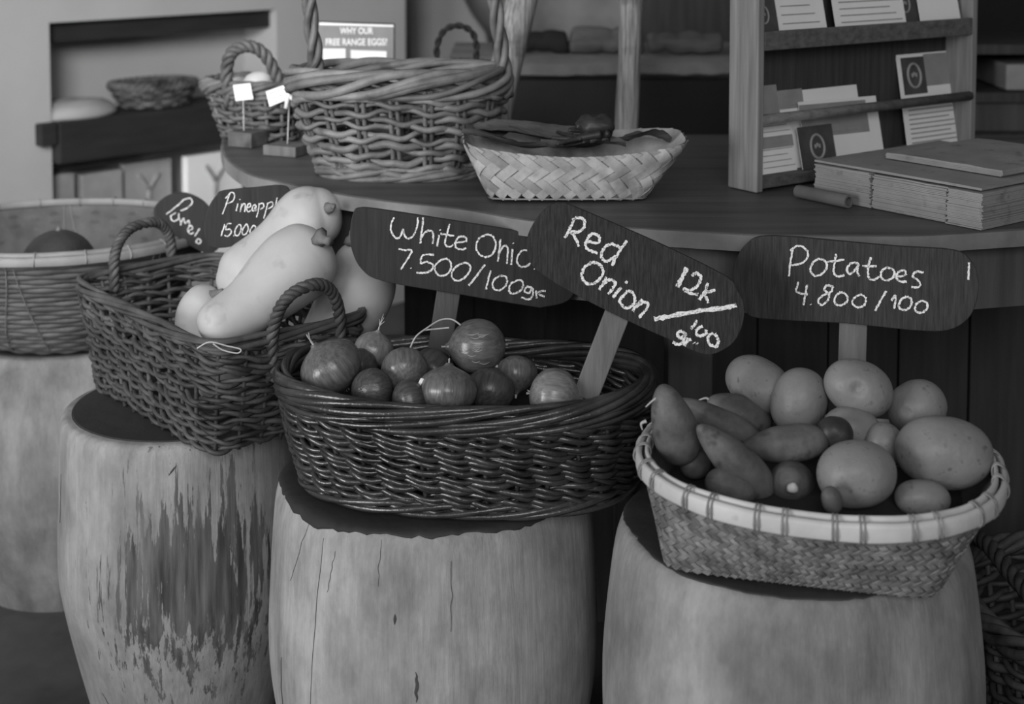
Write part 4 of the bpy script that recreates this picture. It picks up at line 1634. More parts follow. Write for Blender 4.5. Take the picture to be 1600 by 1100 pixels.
def chalk_mesh(strokes, to3d, n, width, seed):
    """hand-drawn strokes (lists of pixel points) laid as thin broken chalk ribbons on the board"""
    rng = np.random.default_rng(seed)
    mb = MB()
    for st in strokes:
        wk = 1.0
        if isinstance(st, tuple):
            st, wk = st
        if len(st) == 1:
            st = [st[0], (st[0][0] + .6, st[0][1] + 1.0)]
        pts = catmull(np.array(st, float), 7)
        P = np.array([to3d(x, y) for x, y in pts])
        t = np.gradient(P, axis=0)
        t /= np.maximum(np.linalg.norm(t, axis=1, keepdims=True), 1e-9)
        s = np.cross(n, t)
        w = width * wk * rng.uniform(.62, 1.12, len(P))[:, None]
        off = rng.uniform(-.16, .16, len(P))[:, None] * width
        A, B_ = P + s * (w / 2 + off), P - s * (w / 2 - off)
        lift = n * .0009
        low = n * .0001
        G = np.stack([A + lift, B_ + lift, B_ + low, A + low], 1)
        mb.grid(G, close_v=True)
        k = len(P)
        o = mb.n - 4 * k
        mb.f.append((o, o + 1, o + 2, o + 3))
        mb.f.append((mb.n - 1, mb.n - 2, mb.n - 3, mb.n - 4))
        if rng.random() < .8:       # grainy second pass
            w2 = width * wk * .35
            A, B_ = P + s * (w2 + off * 1.5) + t * width * .3, P + s * off * 1.5 + t * width * .3
            m_ = len(P) // 2
            if m_ > 2:
                G = np.stack([A + n * .0012, B_ + n * .0012, B_ + low, A + low], 1)[:m_]
                mb.grid(G, close_v=True)
    return mb


def price_sign(label, outline, plane, strokes, cw, mat, stake_px, stake_w, stake_mat, thick=.009, seed=1, stake_front=False):
    p0, n = plane
    poly = np.array([PP(x, y, p0, n) for x, y in catmull(outline, 4, closed=True)])
    sa_, sb = PP(*stake_px[0], p0, n), PP(*stake_px[1], p0, n)
    root = thing('price_sign', label, 'sign', (sb[0], sb[1], sb[2]))
    mb = MB()
    area2 = 0
    k = len(poly)
    # make sure the face polygon is wound towards the viewer
    cr = np.zeros(3)
    for i in range(k):
        cr += np.cross(poly[i], poly[(i + 1) % k])
    if np.dot(cr, n) < 0:
        poly = poly[::-1]
    V = np.vstack([poly, poly - n * thick])
    mb.add(V, [tuple(range(k)), tuple(range(2 * k - 1, k - 1, -1))] + [(i, i + k, (i + 1) % k + k, (i + 1) % k) for i in range(k)])
    board = build(mb, 'board', mat, root, smooth=False, bevel=.0012)
    m_ = chalk_mesh(strokes, lambda x, y: PP(x, y, p0, n), n, cw, seed)
    build(m_, 'chalk_lettering', 'chalk', board, smooth=False)
    ax = unit(sb - sa_)
    wv = unit(np.cross(ax, n))
    ln = np.linalg.norm(sb - sa_)
    c = (sa_ + sb) / 2 - n * (thick + .0045)
    mb = MB().box(c, (stake_w, .009, ln), (wv, n, ax))
    build(mb, 'stake', stake_mat, root, smooth=False, bevel=.0012)
    return root


def conv(sc_, ox, oy, lst):
    return [[(x / sc_ + ox, y / sc_ + oy) for x, y in st] if not isinstance(st, tuple) else ([(x / sc_ + ox, y / sc_ + oy) for x, y in st[0]], st[1]) for st in lst]


white = conv(2.894, 400, 280, [
    [(625, 172), (612, 200), (612, 235), (628, 262), (650, 262), (666, 225)], [(666, 225), (672, 255), (690, 268), (712, 255), (728, 215), (732, 172)],
    [(757, 172), (750, 230), (743, 290)], [(745, 268), (765, 240), (788, 232), (802, 250), (800, 292)],
    [(828, 252), (820, 304)], [(832, 228)], [(876, 202), (862, 250), (855, 292), (872, 306), (892, 296)], [(834, 246), (896, 256)],
    [(905, 287), (950, 280), (945, 262), (920, 260), (902, 285), (906, 310), (930, 318), (950, 310)],
    [(1040, 250), (1006, 272), (997, 315), (1018, 345), (1052, 350), (1078, 325), (1084, 285), (1066, 255), (1040, 250)],
    [(1106, 270), (1093, 372)], [(1097, 340), (1118, 305), (1138, 310), (1134, 382)], [(1160, 315), (1154, 387)], [(1162, 288)],
    [(1236, 320), (1203, 324), (1180, 358), (1190, 390), (1215, 395), (1245, 378)], [(1258, 404)],
    [(645, 315), (672, 320), (704, 324), (682, 365), (655, 408)], [(700, 400)],
    [(805, 342), (756, 343), (745, 378), (775, 374), (800, 388), (794, 410), (765, 422), (725, 422)],
    [(845, 362), (815, 383), (811, 415), (830, 435), (860, 432), (881, 405), (880, 375), (862, 360), (845, 362)],
    [(940, 378), (905, 395), (885, 425), (892, 452), (920, 458), (953, 436), (970, 400), (957, 380), (940, 378)],
    [(1035, 385), (1000, 435), (962, 480)], [(1062, 413), (1050, 455), (1040, 498)],
    [(1105, 435), (1076, 455), (1070, 485), (1090, 502), (1120, 492), (1136, 465), (1128, 440), (1105, 435)],
    [(1185, 455), (1152, 474), (1145, 505), (1165, 518), (1195, 505), (1208, 480), (1202, 458), (1185, 455)],
    [(1248, 490), (1224, 487), (1215, 506), (1235, 515), (1250, 492), (1252, 522), (1235, 543), (1200, 534)],
    [(1265, 503), (1270, 538)], [(1266, 518), (1285, 506), (1310, 505)], [(1278, 520), (1306, 531)]])
price_sign('black chalk sign reading White Onion, behind the oval basket', [(552, 332), (562, 325), (592, 327), (710, 345), (830, 365), (880, 380), (904, 408), (905, 440), (888, 470), (850, 480), (830, 479), (716, 460), (600, 440), (566, 422), (550, 392), (547, 360)],
           facing_plane(728, 405, 1.89, 0.0, R(4)), white, .0026, 'board', [(707, 420), (680, 590)], .031, 'stake_dark', seed=2)

red = conv(4.571, 830, 330, [
    [(305, 55), (285, 105), (268, 145), (240, 190)], [(300, 60), (340, 45), (380, 70), (374, 120), (330, 150), (275, 145)], [(290, 150), (320, 200), (340, 252)],
    [(400, 215), (480, 222), (485, 180), (440, 160), (405, 190), (390, 240), (410, 275), (475, 298)],
    [(638, 268), (600, 242), (560, 236), (520, 265), (500, 320), (530, 356), (575, 340), (612, 318)], [(685, 210), (644, 262), (608, 325), (577, 388)],
    [(430, 365), (382, 400), (362, 460), (380, 500), (415, 522), (470, 500), (512, 450), (505, 400), (470, 370), (430, 365)],
    [(540, 470), (512, 520), (485, 560)], [(520, 517), (560, 490), (600, 505), (585, 550), (550, 592)],
    [(645, 545), (612, 580), (583, 615)], [(684, 497), (676, 516)],
    [(690, 570), (660, 600), (632, 640), (650, 675), (690, 690), (730, 665), (742, 615), (722, 578), (690, 570)],
    [(795, 630), (755, 672), (723, 712)], [(755, 675), (800, 650), (835, 660), (822, 700), (797, 730), (770, 760)],
    ([(1110, 402), (1078, 470), (1045, 542)], 1.5), [(1145, 460), (1180, 443), (1212, 470), (1195, 520), (1150, 558), (1088, 558), (1130, 580), (1192, 597)],
    [(1265, 512), (1237, 575), (1200, 632)], [(1316, 565), (1265, 575), (1237, 588), (1250, 620), (1266, 655)],
    ([(878, 770), (1000, 748), (1200, 712), (1400, 686), (1466, 668)], 1.6),
    [(1185, 778), (1165, 810), (1140, 840)], [(1225, 820), (1187, 840), (1180, 875), (1205, 890), (1245, 876), (1250, 845)],
    [(1300, 870), (1265, 895), (1270, 945), (1320, 966), (1336, 920), (1310, 875)],
    [(1096, 870), (1066, 855), (1045, 876), (1060, 905), (1094, 890), (1100, 868), (1090, 915), (1060, 950), (1010, 935)],
    [(1122, 905), (1095, 962)], [(1112, 925), (1142, 913)], [(1162, 938)], [(1184, 941)]])
price_sign('grey weathered chalk sign reading Red Onion, tilted in the right of the onion basket',
           [(877, 317), (898, 323), (1032, 381), (1133, 431), (1152, 453), (1163, 479), (1160, 508), (1147, 534), (1124, 550), (1103, 554), (1078, 546), (1049, 532), (978, 500), (891, 456), (836, 420), (824, 395), (825, 366), (843, 335), (862, 320)],
           facing_plane(990, 435, 1.70, 0.0, R(6)), red, .0037, 'board_grey', [(985, 440), (913, 626)], .030, 'stake', seed=5)

pot = conv(2.972, 1100, 330, [
    [(410, 175), (402, 240), (394, 302)], [(400, 182), (440, 160), (480, 185), (475, 225), (440, 246), (405, 250)],
    [(530, 220), (502, 245), (495, 280), (520, 300), (555, 286), (570, 250), (556, 226), (530, 220)],
    [(615, 198), (605, 250), (604, 288), (624, 302), (652, 296)], [(573, 235), (652, 225)],
    [(716, 240), (686, 240), (664, 268), (675, 290), (700, 275), (718, 245)], [(718, 240), (712, 280), (722, 302)],
    [(775, 213), (763, 260), (765, 308), (790, 318), (812, 302)], [(735, 255), (802, 255)],
    [(850, 260), (824, 280), (825, 310), (853, 320), (880, 302), (880, 272), (850, 260)],
    [(895, 305), (936, 295), (930, 275), (905, 280), (892, 305), (910, 325), (942, 326)],
    [(1020, 285), (986, 280), (970, 303), (1000, 325), (1000, 350), (963, 352)],
    [(440, 328), (430, 373), (482, 386)], [(480, 340), (471, 390), (462, 436)], [(495, 431)],
    [(600, 350), (572, 343), (560, 363), (580, 385), (576, 410), (550, 436), (530, 420), (545, 396), (588, 375), (600, 350)],
    [(635, 375), (609, 400), (610, 430), (638, 436), (665, 416), (661, 386), (635, 375)],
    [(725, 385), (696, 405), (690, 430), (715, 446), (745, 435), (751, 402), (725, 385)],
    [(847, 370), (820, 415), (794, 462)], [(870, 415), (890, 392), (884, 452)],
    [(940, 395), (912, 415), (905, 445), (930, 460), (960, 440), (963, 410), (940, 395)],
    [(1010, 415), (986, 430), (980, 460), (1005, 471), (1034, 455), (1035, 425), (1010, 415)]])
pot.append([(1514, 410), (1513, 437)])
price_sign('black chalk sign reading Potatoes, upright behind the bamboo basket',
           [(1186, 370), (1235, 370), (1302, 376), (1403, 385), (1490, 391), (1517, 407), (1529, 436), (1526, 471), (1512, 499), (1482, 516), (1436, 517), (1356, 509), (1315, 505), (1188, 498), (1164, 485), (1149, 461), (1144, 434), (1149, 407), (1164, 384)],
           facing_plane(1340, 440, 1.735, 0.0, R(3)), pot, .0027, 'board_grain', [(1336, 430), (1328, 660)], .033, 'stake', seed=7)

pine = conv(3.792, 260, 270, [
    [(376, 123), (352, 190), (332, 245)], [(350, 152), (384, 115), (403, 130), (395, 165), (362, 182)], [(424, 182), (414, 226)], [(434, 156)],
    [(446, 184), (438, 232)], [(443, 206), (458, 182), (468, 192), (463, 231)], [(477, 207), (498, 199), (496, 182), (484, 186), (476, 212), (485, 231), (500, 222)],
    [(529, 188), (513, 196), (508, 220), (518, 224), (531, 194), (530, 226)], [(549, 180), (545, 218), (534, 264)], [(549, 186), (571, 180), (576, 202), (556, 217)],
    [(601, 176), (590, 222), (577, 270)], [(601, 180), (625, 173), (629, 196), (602, 213)], [(656, 148), (644, 206)], [(668, 190), (690, 186), (684, 170), (668, 190), (684, 206)],
    [(346, 303), (324, 374)], [(386, 300), (361, 304), (352, 335), (378, 334), (384, 355), (362, 376), (344, 370)], [(398, 371)],
    [(430, 305), (409, 335), (406, 365), (425, 371), (441, 340), (441, 312), (430, 305)],
    [(476, 300), (452, 335), (452, 365), (472, 361), (486, 330), (476, 300)], [(515, 310), (496, 340), (500, 366), (520, 350), (529, 322), (515, 310)]])
price_sign('black chalk sign reading Pineapple with price, behind the squashes', [(338, 306), (350, 298), (400, 293), (440, 290), (454, 300), (455, 340), (448, 372), (400, 379), (338, 388), (322, 376), (319, 350), (326, 324)],
           facing_plane(390, 340, 2.085, 0.0, R(3)), pine, .0017, 'board', [(430, 345), (424, 510)], .024, 'stake_dark', seed=9)

pam = conv(3.792, 260, 270, [
    [(0, 245), (55, 203), (112, 153)], [(95, 163), (140, 150), (152, 178), (124, 208), (84, 224)],
    [(58, 236), (26, 258), (40, 286), (70, 272), (74, 240)], [(72, 250), (84, 292)],
    [(84, 310), (100, 268), (112, 300), (134, 282), (136, 322)], [(128, 346), (156, 330), (144, 312), (126, 336), (140, 362), (162, 352)],
    [(196, 330), (168, 376)], [(186, 392), (176, 408), (190, 420), (204, 408), (196, 392), (186, 392)]])
price_sign('black chalk sign reading Pamelo, steeply tilted at the left', [(240, 330), (246, 318), (262, 306), (284, 301), (306, 307), (324, 320), (338, 342), (346, 366), (342, 388), (326, 396), (308, 390), (280, 374), (256, 356), (243, 344)],
           facing_plane(290, 345, 2.43, 0.0, R(3)), pam, .0021, 'board', [(292, 345), (240, 425)], .024, 'stake_dark', seed=12)

# printed egg notice in a clear stand
p0, n = facing_plane(557, 65, 2.72, R(-6))
c00, c10 = PP(498, 200, p0, n), PP(616, 206, p0, n)
c01, c11 = PP(498, 34, p0, n), PP(616, 38, p0, n)
bot = ZC + .002
c00[2], c10[2] = bot, bot
root = thing('notice_stand', 'small printed notice about free range eggs in a stand behind the big basket', 'sign', ((c00[0] + c10[0]) / 2, (c00[1] + c10[1]) / 2, ZC))
mb = MB().prism([c00, c10, c11, c01], -n * .004)
nb = build(mb, 'panel', 'board_sign_print', root, smooth=False)
hx = unit(c10 - c00)
for a, b, m_ in ((c01, c11, 'black'), (c10, c11, 'black')):
    t = unit(b - a)
    L = np.linalg.norm(b - a)
    mb = MB().box((a + b) / 2 - n * .002, (L, .006, .0022), (t, n, unit(np.cross(t, n))))
    build(mb, 'edge', m_, root, smooth=False)
mb = MB().prism([PP(505, 58 + 18, p0, n) + n * .0006, PP(540, 58 + 18, p0, n) + n * .0006, PP(540, 102, p0, n) + n * .0006, PP(505, 102, p0, n) + n * .0006], n * .0004)
mb.prism([PP(548, 78, p0, n) + n * .0006, PP(604, 80, p0, n) + n * .0006, PP(604, 104, p0, n) + n * .0006, PP(548, 102, p0, n) + n * .0006], n * .0004)
build(mb, 'printed_picture', 'paper', nb, smooth=False)
mb = MB().prism([PP(499, 35, p0, n) + n * .0005, PP(615, 39, p0, n) + n * .0005, PP(615, 42, p0, n) + n * .0005, PP(499, 39, p0, n) + n * .0005], n * .0004)
build(mb, 'printed_border', 'paper', nb, smooth=False)


def text_mesh(txt, center, hx_, up, height, width, n_, parent, name, mat, mb_out=None):
    cu = bpy.data.curves.new('lettering', 'FONT')
    cu.body = txt
    cu.align_x, cu.align_y = 'CENTER', 'CENTER'
    cu.offset = 0.02
    ob = bpy.data.objects.new('lettering', cu)
    COL.objects.link(ob)
    dg = bpy.context.evaluated_depsgraph_get()
    me = ob.evaluated_get(dg).to_mesh()
    V = np.array([v.co[:] for v in me.vertices])
    fs = [tuple(p.vertices) for p in me.polygons]
    w0 = V[:, 0].max() - V[:, 0].min()
    h0 = V[:, 1].max() - V[:, 1].min()
    V[:, 0] -= (V[:, 0].max() + V[:, 0].min()) / 2
    V[:, 1] -= (V[:, 1].max() + V[:, 1].min()) / 2
    P = center + hx_[None] * (V[:, 0] * width / w0)[:, None] + up[None] * (V[:, 1] * height / h0)[:, None] + n_ * .0012
    bpy.data.objects.remove(ob)
    bpy.data.curves.remove(cu)
    return P, fs


mb = MB()
upv = unit(c01 - c00)
for txt, x, y, wpx, hpx in (('WHY OUR', 557, 48, 52, 10.5), ('FREE RANGE EGGS?', 557, 65.5, 96, 11)):
    P, fs = text_mesh(txt, PP(x, y, p0, n), hx, upv, M(hpx, 2.72), M(wpx, 2.72), n, nb, 'lettering', 'paper')
    mb.add(P, fs)
build(mb, 'printed_lettering', 'paper', nb, smooth=False)


# little card holders on wood blocks
def tag_holder(label, block_px, bw, bd, bh, yaw, wire, card, mats, card_tilt=0.0):
    b = PZ(block_px[0], block_px[1], ZC)
    c, s = math.cos(yaw), math.sin(yaw)
    ax = (np.array([c, s, 0]), np.array([-s, c, 0]), np.array([0, 0, 1.0]))
    ctr = b + ax[1] * bd / 2 + np.array([0, 0, bh / 2 + .0005])
    root = thing('card_holder', label, 'card holder', (ctr[0], ctr[1], ZC))
    build(MB().box(ctr, (bw, bd, bh), ax), 'block', mats, root, smooth=False, bevel=.0015)
    dep = ctr[1] - .002
    w0, w1 = PD(wire[0][0], wire[0][1], dep), PD(wire[1][0], wire[1][1], dep)
    w0[2] = ZC + bh - .002
    build(MB().tube(np.linspace(w0, w1, 6), .0011, 8), 'wire', 'metal', root)
    p0_, n_ = facing_plane(wire[1][0], wire[1][1], dep - .003, R(card_tilt))
    poly = [PP(x, y, p0_, n_) for x, y in card]
    cd_ = build(MB().prism(poly, -n_ * .0012), 'card', 'paper', root, smooth=False)
    return root, p0_, n_, cd_


r1, q0, qn, cdo = tag_holder('white price card on thin wire and dark block, in front of the small basket', (374, 231), .05, .045, .026, R(-28), ((381, 207), (380, 146)),
                             [(364, 133), (391, 130), (396, 155), (368, 158)], 'wicker_mid')
m_ = chalk_mesh([[(370, 138), (378, 136), (384, 138), (388, 135)], [(371, 144), (380, 142), (389, 142)], [(374, 150), (384, 149), (390, 148)]], lambda x, y: PP(x, y, q0, qn), qn, .0009, 3)
build(m_, 'handwriting', 'ink', cdo, smooth=False)
r2, q0, qn, cdo = tag_holder('larger tilted white price card clipped to a wire on a pale block', (436, 245), .062, .05, .017, R(-24), ((449, 222), (452, 158)),
                             [(415, 143), (452, 130), (458, 152), (421, 167)], 'stake')
m_ = chalk_mesh([[(421, 147), (432, 142), (440, 141), (447, 137)], [(424, 154), (436, 150), (450, 145)], [(427, 160), (440, 156), (448, 151)]], lambda x, y: PP(x, y, q0, qn), qn, .0009, 4)
build(m_, 'handwriting', 'ink', cdo, smooth=False)
mb = MB()
a = PD(451, 148, 2.385)
mb.tube(np.array([a + [-.004, -.004, -.022], a + [0, -.004, 0], a + [.004, -.004, .016]]), [.0035, .0042, .0035], 8)
mb.tube(np.array([a + [-.002, -.004, .004], a + [.010, -.004, -.012]]), .0028, 8)
mb.tube(np.array([a + [.0, -.004, .002], a + [.014, -.004, .006]]), .0024, 8)
build(mb, 'clip', 'paper', r2)

# ================================================================ POSTS
def post(p0_, p1_, r0, r1_, label, seed, crack=True):
    root = thing('wooden_post', label, 'post', p0_)
    n_ = 60
    sides = 26
    sp = np.array([p0_ + (p1_ - p0_) * t for t in np.linspace(0, 1, n_)])
    sp[:, 0] += np.array([.004 * mnoise.noise(Vector((t * 5, seed, 1))) for t in np.linspace(0, 1, n_)])
    rad = np.linspace(r0, r1_, n_) * (1 + .06 * np.array([mnoise.noise(Vector((t * 9, seed, 5))) for t in np.linspace(0, 1, n_)]))
    mb_ = MB().tube(sp, rad, sides)
    V = mb_.v[0]
    C = np.repeat(sp, sides, axis=0)
    d = V - C
    ang = np.arctan2(d[:, 1], d[:, 0])
    k = 1 + .05 * np.array([mnoise.noise(Vector((math.cos(a) * 1.6, math.sin(a) * 1.6, z * 4 + seed))) for a, z in zip(ang, V[:, 2])])
    if crack:
        a0 = -2.05 + .10 * np.sin(V[:, 2] * 9)
        dd = np.angle(np.exp(1j * (ang - a0)))
        k -= .30 * np.exp(-(dd / .12) ** 2)
    mb_.v[0] = C + d * k[:, None]
    build(mb_, 'trunk', 'post', root)
    return root


b = PZ(978, 232, ZC)
t_ = PD(996, -60, b[1])
post(np.array([b[0], b[1], ZC + .001]), np.array([t_[0] + .012, b[1], 1.75]), .0195, .019, 'upright rough wooden post standing on the counter behind the palm tray', 3)
b = PD(786, 150, 2.48)
b[2] = ZC + .001
t1_ = PD(800, 0, 2.50)
d_ = (t1_ - PD(783, 130, 2.48))
sl = unit([d_[0] * 1.25, 0.02, d_[2]])
top = b + sl * 1.0
post(np.array([PD(768, 190, 2.48)[0], 2.48, ZC + .001]), top + [0.02, 0, 0], .026, .034, 'leaning rough wooden post behind the big basket handle', 9, crack=False)

# ================================================================ LEAFLET RACK
RU, RV = unit([.81, .584, 0]), unit([-.584, .81, 0])
UP = np.array([0, 0, 1.0])
RB = PZ(1182, 303, ZC)
RB[2] = ZC + .001
RW, RD, RH = .492, .058, .52
RAX = (RU, RV, UP)


def rk(u, v, z):
    return RB + RU * u + RV * v + UP * z


def rz(px, py, u, v):                        # height above the rack foot of a pixel on the vertical line (u,v)
    q_ = rk(u, v, 0)
    d = ray(px, py)
    return CAM_Z + d[2] / d[1] * q_[1] - RB[2]


rack = thing('leaflet_rack', 'wooden leaflet rack with shelf and rail standing on the counter', 'rack', rk(RW / 2, RD / 2, 0))
TP = .013
for u0, nm in ((0, 'side_panel'), (RW - TP, 'side_panel')):
    build(MB().box(rk(u0 + TP / 2, RD / 2, RH / 2), (TP, RD, RH), RAX), nm, 'rack', rack, smooth=False, bevel=.002)
build(MB().box(rk(RW / 2, RD - .004, RH / 2 + .012), (RW - 2 * TP, .006, RH - .03), RAX), 'back_panel', 'rack_back', rack, smooth=False)
build(MB().box(rk(RW / 2, RD / 2 - .003, .012), (RW - 2 * TP, RD - .010, .016), RAX), 'bottom_board', 'rack_h', rack, smooth=False, bevel=.0015)
zr = rz(1190, 188, TP, 0)
mb = MB().tube(np.array([rk(TP - .002, .004, zr), rk(RW - TP + .002, .004, zr)]), .0075, 16)
build(mb, 'rail', 'rack_h', rack)
zs1, zs0 = rz(1190, 50, TP, 0), rz(1190, 80, TP, 0)
build(MB().box(rk(RW / 2, RD / 2 - .003, (zs0 + zs1) / 2 - .004), (RW - 2 * TP, RD - .010, .018), RAX), 'shelf', 'rack_h', rack, smooth=False, bevel=.0015)
build(MB().box(rk(RW / 2, .004, (zs0 + zs1) / 2), (RW - 2 * TP, .008, zs1 - zs0), RAX), 'shelf_lip', 'rack_h', rack, smooth=False, bevel=.0015)
build(MB().box(rk(RW / 2, RD / 2, RH - .008), (RW - 2 * TP, RD, .016), RAX), 'top_board', 'rack_h', rack, smooth=False, bevel=.0015)
zr2 = zs1 + .10
build(MB().tube(np.array([rk(TP - .002, .004, zr2), rk(RW - TP + .002, .004, zr2)]), .0075, 16), 'rail', 'rack_h', rack)


def leaflet(label, u0, u1, z0, h, v, lean, blocks, lines=(), roll=0.0, mat='paper', ring=None, th=.0012):
    """card from u0 to u1 on the rack, foot at z0, leaning back; blocks: (x0,x1,y0,y1,mat) in card fractions"""
    dirx = unit(RU * math.cos(roll) + UP * math.sin(roll))
    upd = unit(np.cross(np.cross(RU, RV), RU) * 0 + UP * math.cos(lean) + RV * math.sin(lean) - RU * math.sin(roll))
    nn = unit(np.cross(dirx, upd))
    if nn @ RV > 0:
        nn = -nn
    w = (u1 - u0)
    o_ = rk(u0, v, z0)

    def at(x, y, e=0):
        return o_ + dirx * w * x + upd * h * y + nn * e
    root_ = thing('leaflet', label, 'leaflet', at(.5, 0), 'leaflets in the wooden rack')
    cdm = build(MB().prism([at(0, 0), at(1, 0), at(1, 1), at(0, 1)], -nn * th), 'card', mat, root_, smooth=False)
    for x0, x1, y0, y1, mt in blocks:
        build(MB().prism([at(x0, y0, .0002), at(x1, y0, .0002), at(x1, y1, .0002), at(x0, y1, .0002)], nn * .0003), 'printed_panel', mt, cdm, smooth=False)
    if ring:
        x, y, ra = ring
        pts = [at(x, y, .0008) + (dirx * .80 * math.cos(a) + upd * math.sin(a)) * ra for a in np.linspace(0, 2 * np.pi, 28, endpoint=False)]
        mb_ = MB().tube(pts, ra * .13, 5, closed=True)
        for k in range(3):
            ctr = at(x, y, .0007) + dirx * ra * .25 * (k - 1) + upd * ra * (.1 * (k % 2) - .15)
            mb_.tube([ctr, ctr + upd * ra * .35], ra * .12, 5)
        build(mb_, 'printed_emblem', 'paper_mid', cdm)
    if lines:
        mb_ = MB()
        for x0, x1, y in lines:
            mb_.prism([at(x0, y - .006, .0006), at(x1, y - .006, .0006), at(x1, y + .006, .0006), at(x0, y + .006, .0006)], nn * .0003)
        build(mb_, 'printed_lines', 'ink', cdm, smooth=False)
    return root_


def ru(px, py, v):                           # position along the rack of a pixel
    p0_, n_ = rk(0, v, 0), RV
    q_ = PP(px, py, p0_, n_)
    return (q_ - RB) @ RU


LV, LEAN = .018, R(13)
ZF = .0205
u = lambda px, py: ru(px, py, LV)
hl = lambda n, x0=.1, x1=.9, y0=.15, y1=.85: [(x0, x1 - .08 * ((i * 7) % 3), y0 + (y1 - y0) * i / max(n - 1, 1)) for i in range(n)]
leaflet('narrow leaflet at the lower left of the rack with dense vertical print', u(1190, 270), u(1246, 260), ZF, .085, LV, LEAN, ((0, 1, .42, .62, 'paper_mid'),), hl(9, .08, .96, .10, .9), roll=0)
leaflet('tall grey leaflet behind the lower left one, its top half above the rail', u(1196, 180), u(1238, 175), ZF, .128, LV + .008, LEAN * .9, ((0, 1, .42, 1, 'paper_mid'),), hl(4, .1, .9, .1, .3))
leaflet('leaflet with a dark square bearing a pale oval emblem, low in the rack', u(1250, 258), u(1304, 250), ZF, .062, LV - .006, LEAN, ((0, 1, 0, 1, 'paper_dark'),), (), ring=(.5, .5, .0175))
leaflet('wide leaflet with printed lines, lower middle of the rack', u(1262, 255), u(1383, 240), ZF, .098, LV, LEAN, ((0, .30, .60, .95, 'paper_mid'), (.30, .85, .45, .95, 'paper_mid')), hl(7, .36, .82, .5, .92), roll=R(-1))
leaflet('broad leaflet leaning behind the wide one, its blank top edge above the rail', u(1240, 170), u(1364, 150), ZF, .122, LV + .010, LEAN * .9, ((0, .30, .72, .96, 'paper_mid'),), hl(3, .05, .26, .76, .9))
leaflet('leaflet with an oval plate picture, standing alone at the right end of the rail', u(1424, 218), u(1512, 208), ZF + .004, .155, LV + .006, LEAN * .8, ((.06, .46, .55, .93, 'paper_dark'), (.46, .93, .62, .95, 'paper_mid')), hl(9, .08, .94, .06, .44), ring=(.26, .74, .019))
uu = lambda px, py: ru(px, py, .016)
zf = zs1 - .004
leaflet('dark leaflet with a pale round picture at the left end of the upper shelf', uu(1188, 42), uu(1220, 40), zs0 + .016, .075, .018, LEAN, ((.05, .95, .05, .95, 'paper_dark'),), (), mat='paper_dark', ring=(.35, .45, .013))
leaflet('white leaflet with lines of print, second on the upper shelf', uu(1220, 45), uu(1294, 38), zs0 + .016, .12, .016, LEAN, (), hl(7, .08, .86, .16, .8))
leaflet('wide white leaflet with faint vertical print on the upper shelf', uu(1308, 40), uu(1418, 30), zs0 + .016, .13, .016, LEAN, (), hl(11, .08, .95, .12, .9))
leaflet('dark leaflet with an oval picture, right part of the upper shelf', uu(1408, 30), uu(1446, 26), zs0 + .016, .085, .021, LEAN, ((.05, .95, .05, .95, 'paper_dark'),), (), mat='paper_dark', ring=(.4, .45, .014))
leaflet('white leaflet at the right end of the upper shelf', uu(1440, 28), uu(1502, 22), zs0 + .016, .10, .015, LEAN, (), hl(3, .15, .8, .6, .85))

# ================================================================ PAPER BAG BUNDLES
KB = PZ(1534, 361, ZC)
KB[2] = ZC + .001
KL = unit(np.array([-.61, .79, 0]))
KR = unit(np.array([.79, .61, 0]))


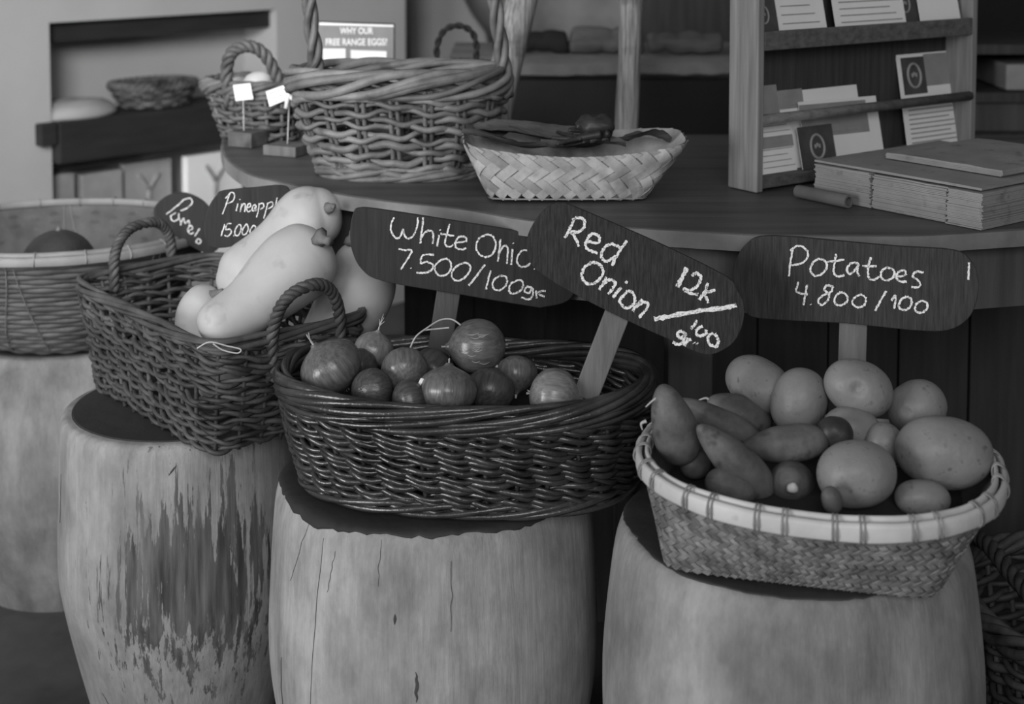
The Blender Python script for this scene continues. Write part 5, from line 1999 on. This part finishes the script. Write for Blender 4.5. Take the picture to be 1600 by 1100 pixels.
def bundle(label, l0, l1, r0, r1_, z0, z1, layers, seed, sag=0.0, mat='kraft', top=True):
    rng = np.random.default_rng(seed)
    c = KB + KL * (l0 + l1) / 2 + KR * (r0 + r1_) / 2
    root_ = thing('paper_bag_bundle', label, 'paper bags', (c[0], c[1], KB[2] + z0))
    mb_ = MB()
    hz = (z1 - z0) / layers
    for k in range(layers):
        j = rng.uniform(-.0016, .0016, 4)
        z = KB[2] + z0 + hz * k
        nL, nR = 8, 8
        for (aa, bb) in ((0, 0),):
            G0 = np.zeros((nL, nR, 3))
            for a in range(nL):
                for b_ in range(nR):
                    l = l0 + j[0] + (l1 - l0 + j[1] - j[0]) * a / (nL - 1)
                    r = r0 + j[2] + (r1_ - r0 + j[3] - j[2]) * b_ / (nR - 1)
                    zz = z - sag * (k / layers) * (abs(2 * a / (nL - 1) - 1) ** 3) * .5 + (.0012 * mnoise.noise(Vector((l * 30, r * 30, seed))) * k / layers)
                    G0[a, b_] = KB + KL * l + KR * r
                    G0[a, b_, 2] = zz
            G1 = G0.copy()
            G1[:, :, 2] += hz * .9
            o_ = mb_.n
            mb_.grid(G1, flip=True)
            mb_.grid(G0)
            n0, n1_ = o_, o_ + nL * nR
            per = [(a, 0) for a in range(nL)] + [(nL - 1, b_) for b_ in range(1, nR)] + [(a, nR - 1) for a in range(nL - 2, -1, -1)] + [(0, b_) for b_ in range(nR - 2, 0, -1)]
            for q_ in range(len(per)):
                a, b_ = per[q_]
                a2, b2_ = per[(q_ + 1) % len(per)]
                i0, i1 = a * nR + b_, a2 * nR + b2_
                mb_.f.append((n1_ + i0, n1_ + i1, n0 + i1, n0 + i0))
    build(mb_, 'folded_bags', mat, root_, smooth=False)
    return root_


zt = .046
bundle('brown paper bag bundle at the front corner of the counter stack', .0, .052, .0, .30, 0, zt, 24, 1)
bundle('brown paper bag bundle in the middle of the counter stack', .0545, .172, .002, .30, 0, zt, 23, 2)
bundle('brown paper bag bundle at the left end of the stack, nearest the rack', .1745, .27, .0, .26, 0, zt + .001, 22, 3)
bundle('thin wide sheet bundle lying on top of the three bag bundles', .004, .276, .004, .29, zt + .0025, zt + .006, 2, 4, sag=.002)
bundle('small folded bag bundle on top at the back of the stack', .03, .215, .085, .30, zt + .0075, zt + .0165, 5, 5, sag=.002)
a, b = PZ(1246, 309, ZC) + [0, 0, .0095], PZ(1326, 326, ZC) + [0, 0, .0095]
mb = MB()
d = unit(b - a)
s1 = unit(np.cross(d, UP))
rings = []
for rr_, t in ((.0001, 0), (.008, 0), (.009, .002), (.0092, None), (.009, -.001), (.0062, 0), (.0058, -.02), (.0001, -.02)):
    pass
for base_, rr_ in ((a, .004), (a, .0084), (a + d * .004, .009), (b - d * .002, .0092), (b, .0088), (b, .0062), (b - d * .022, .006), (b - d * .022, .001)):
    rings.append([base_ + (s1 * math.cos(x) + UP * math.sin(x)) * rr_ for x in np.linspace(0, 2 * np.pi, 20, endpoint=False)])
mb.grid(np.array(rings), close_v=True, flip=True)
mb.f.append(tuple(range(20)))
mb.f.append(tuple(7 * 20 + k for k in range(19, -1, -1)))
o = build(mb, 'paper_roll', 'kraft_dark', autosmooth=40)
tag(o, 'short brown paper roll with a dark open end lying below the bag stack', 'paper roll')
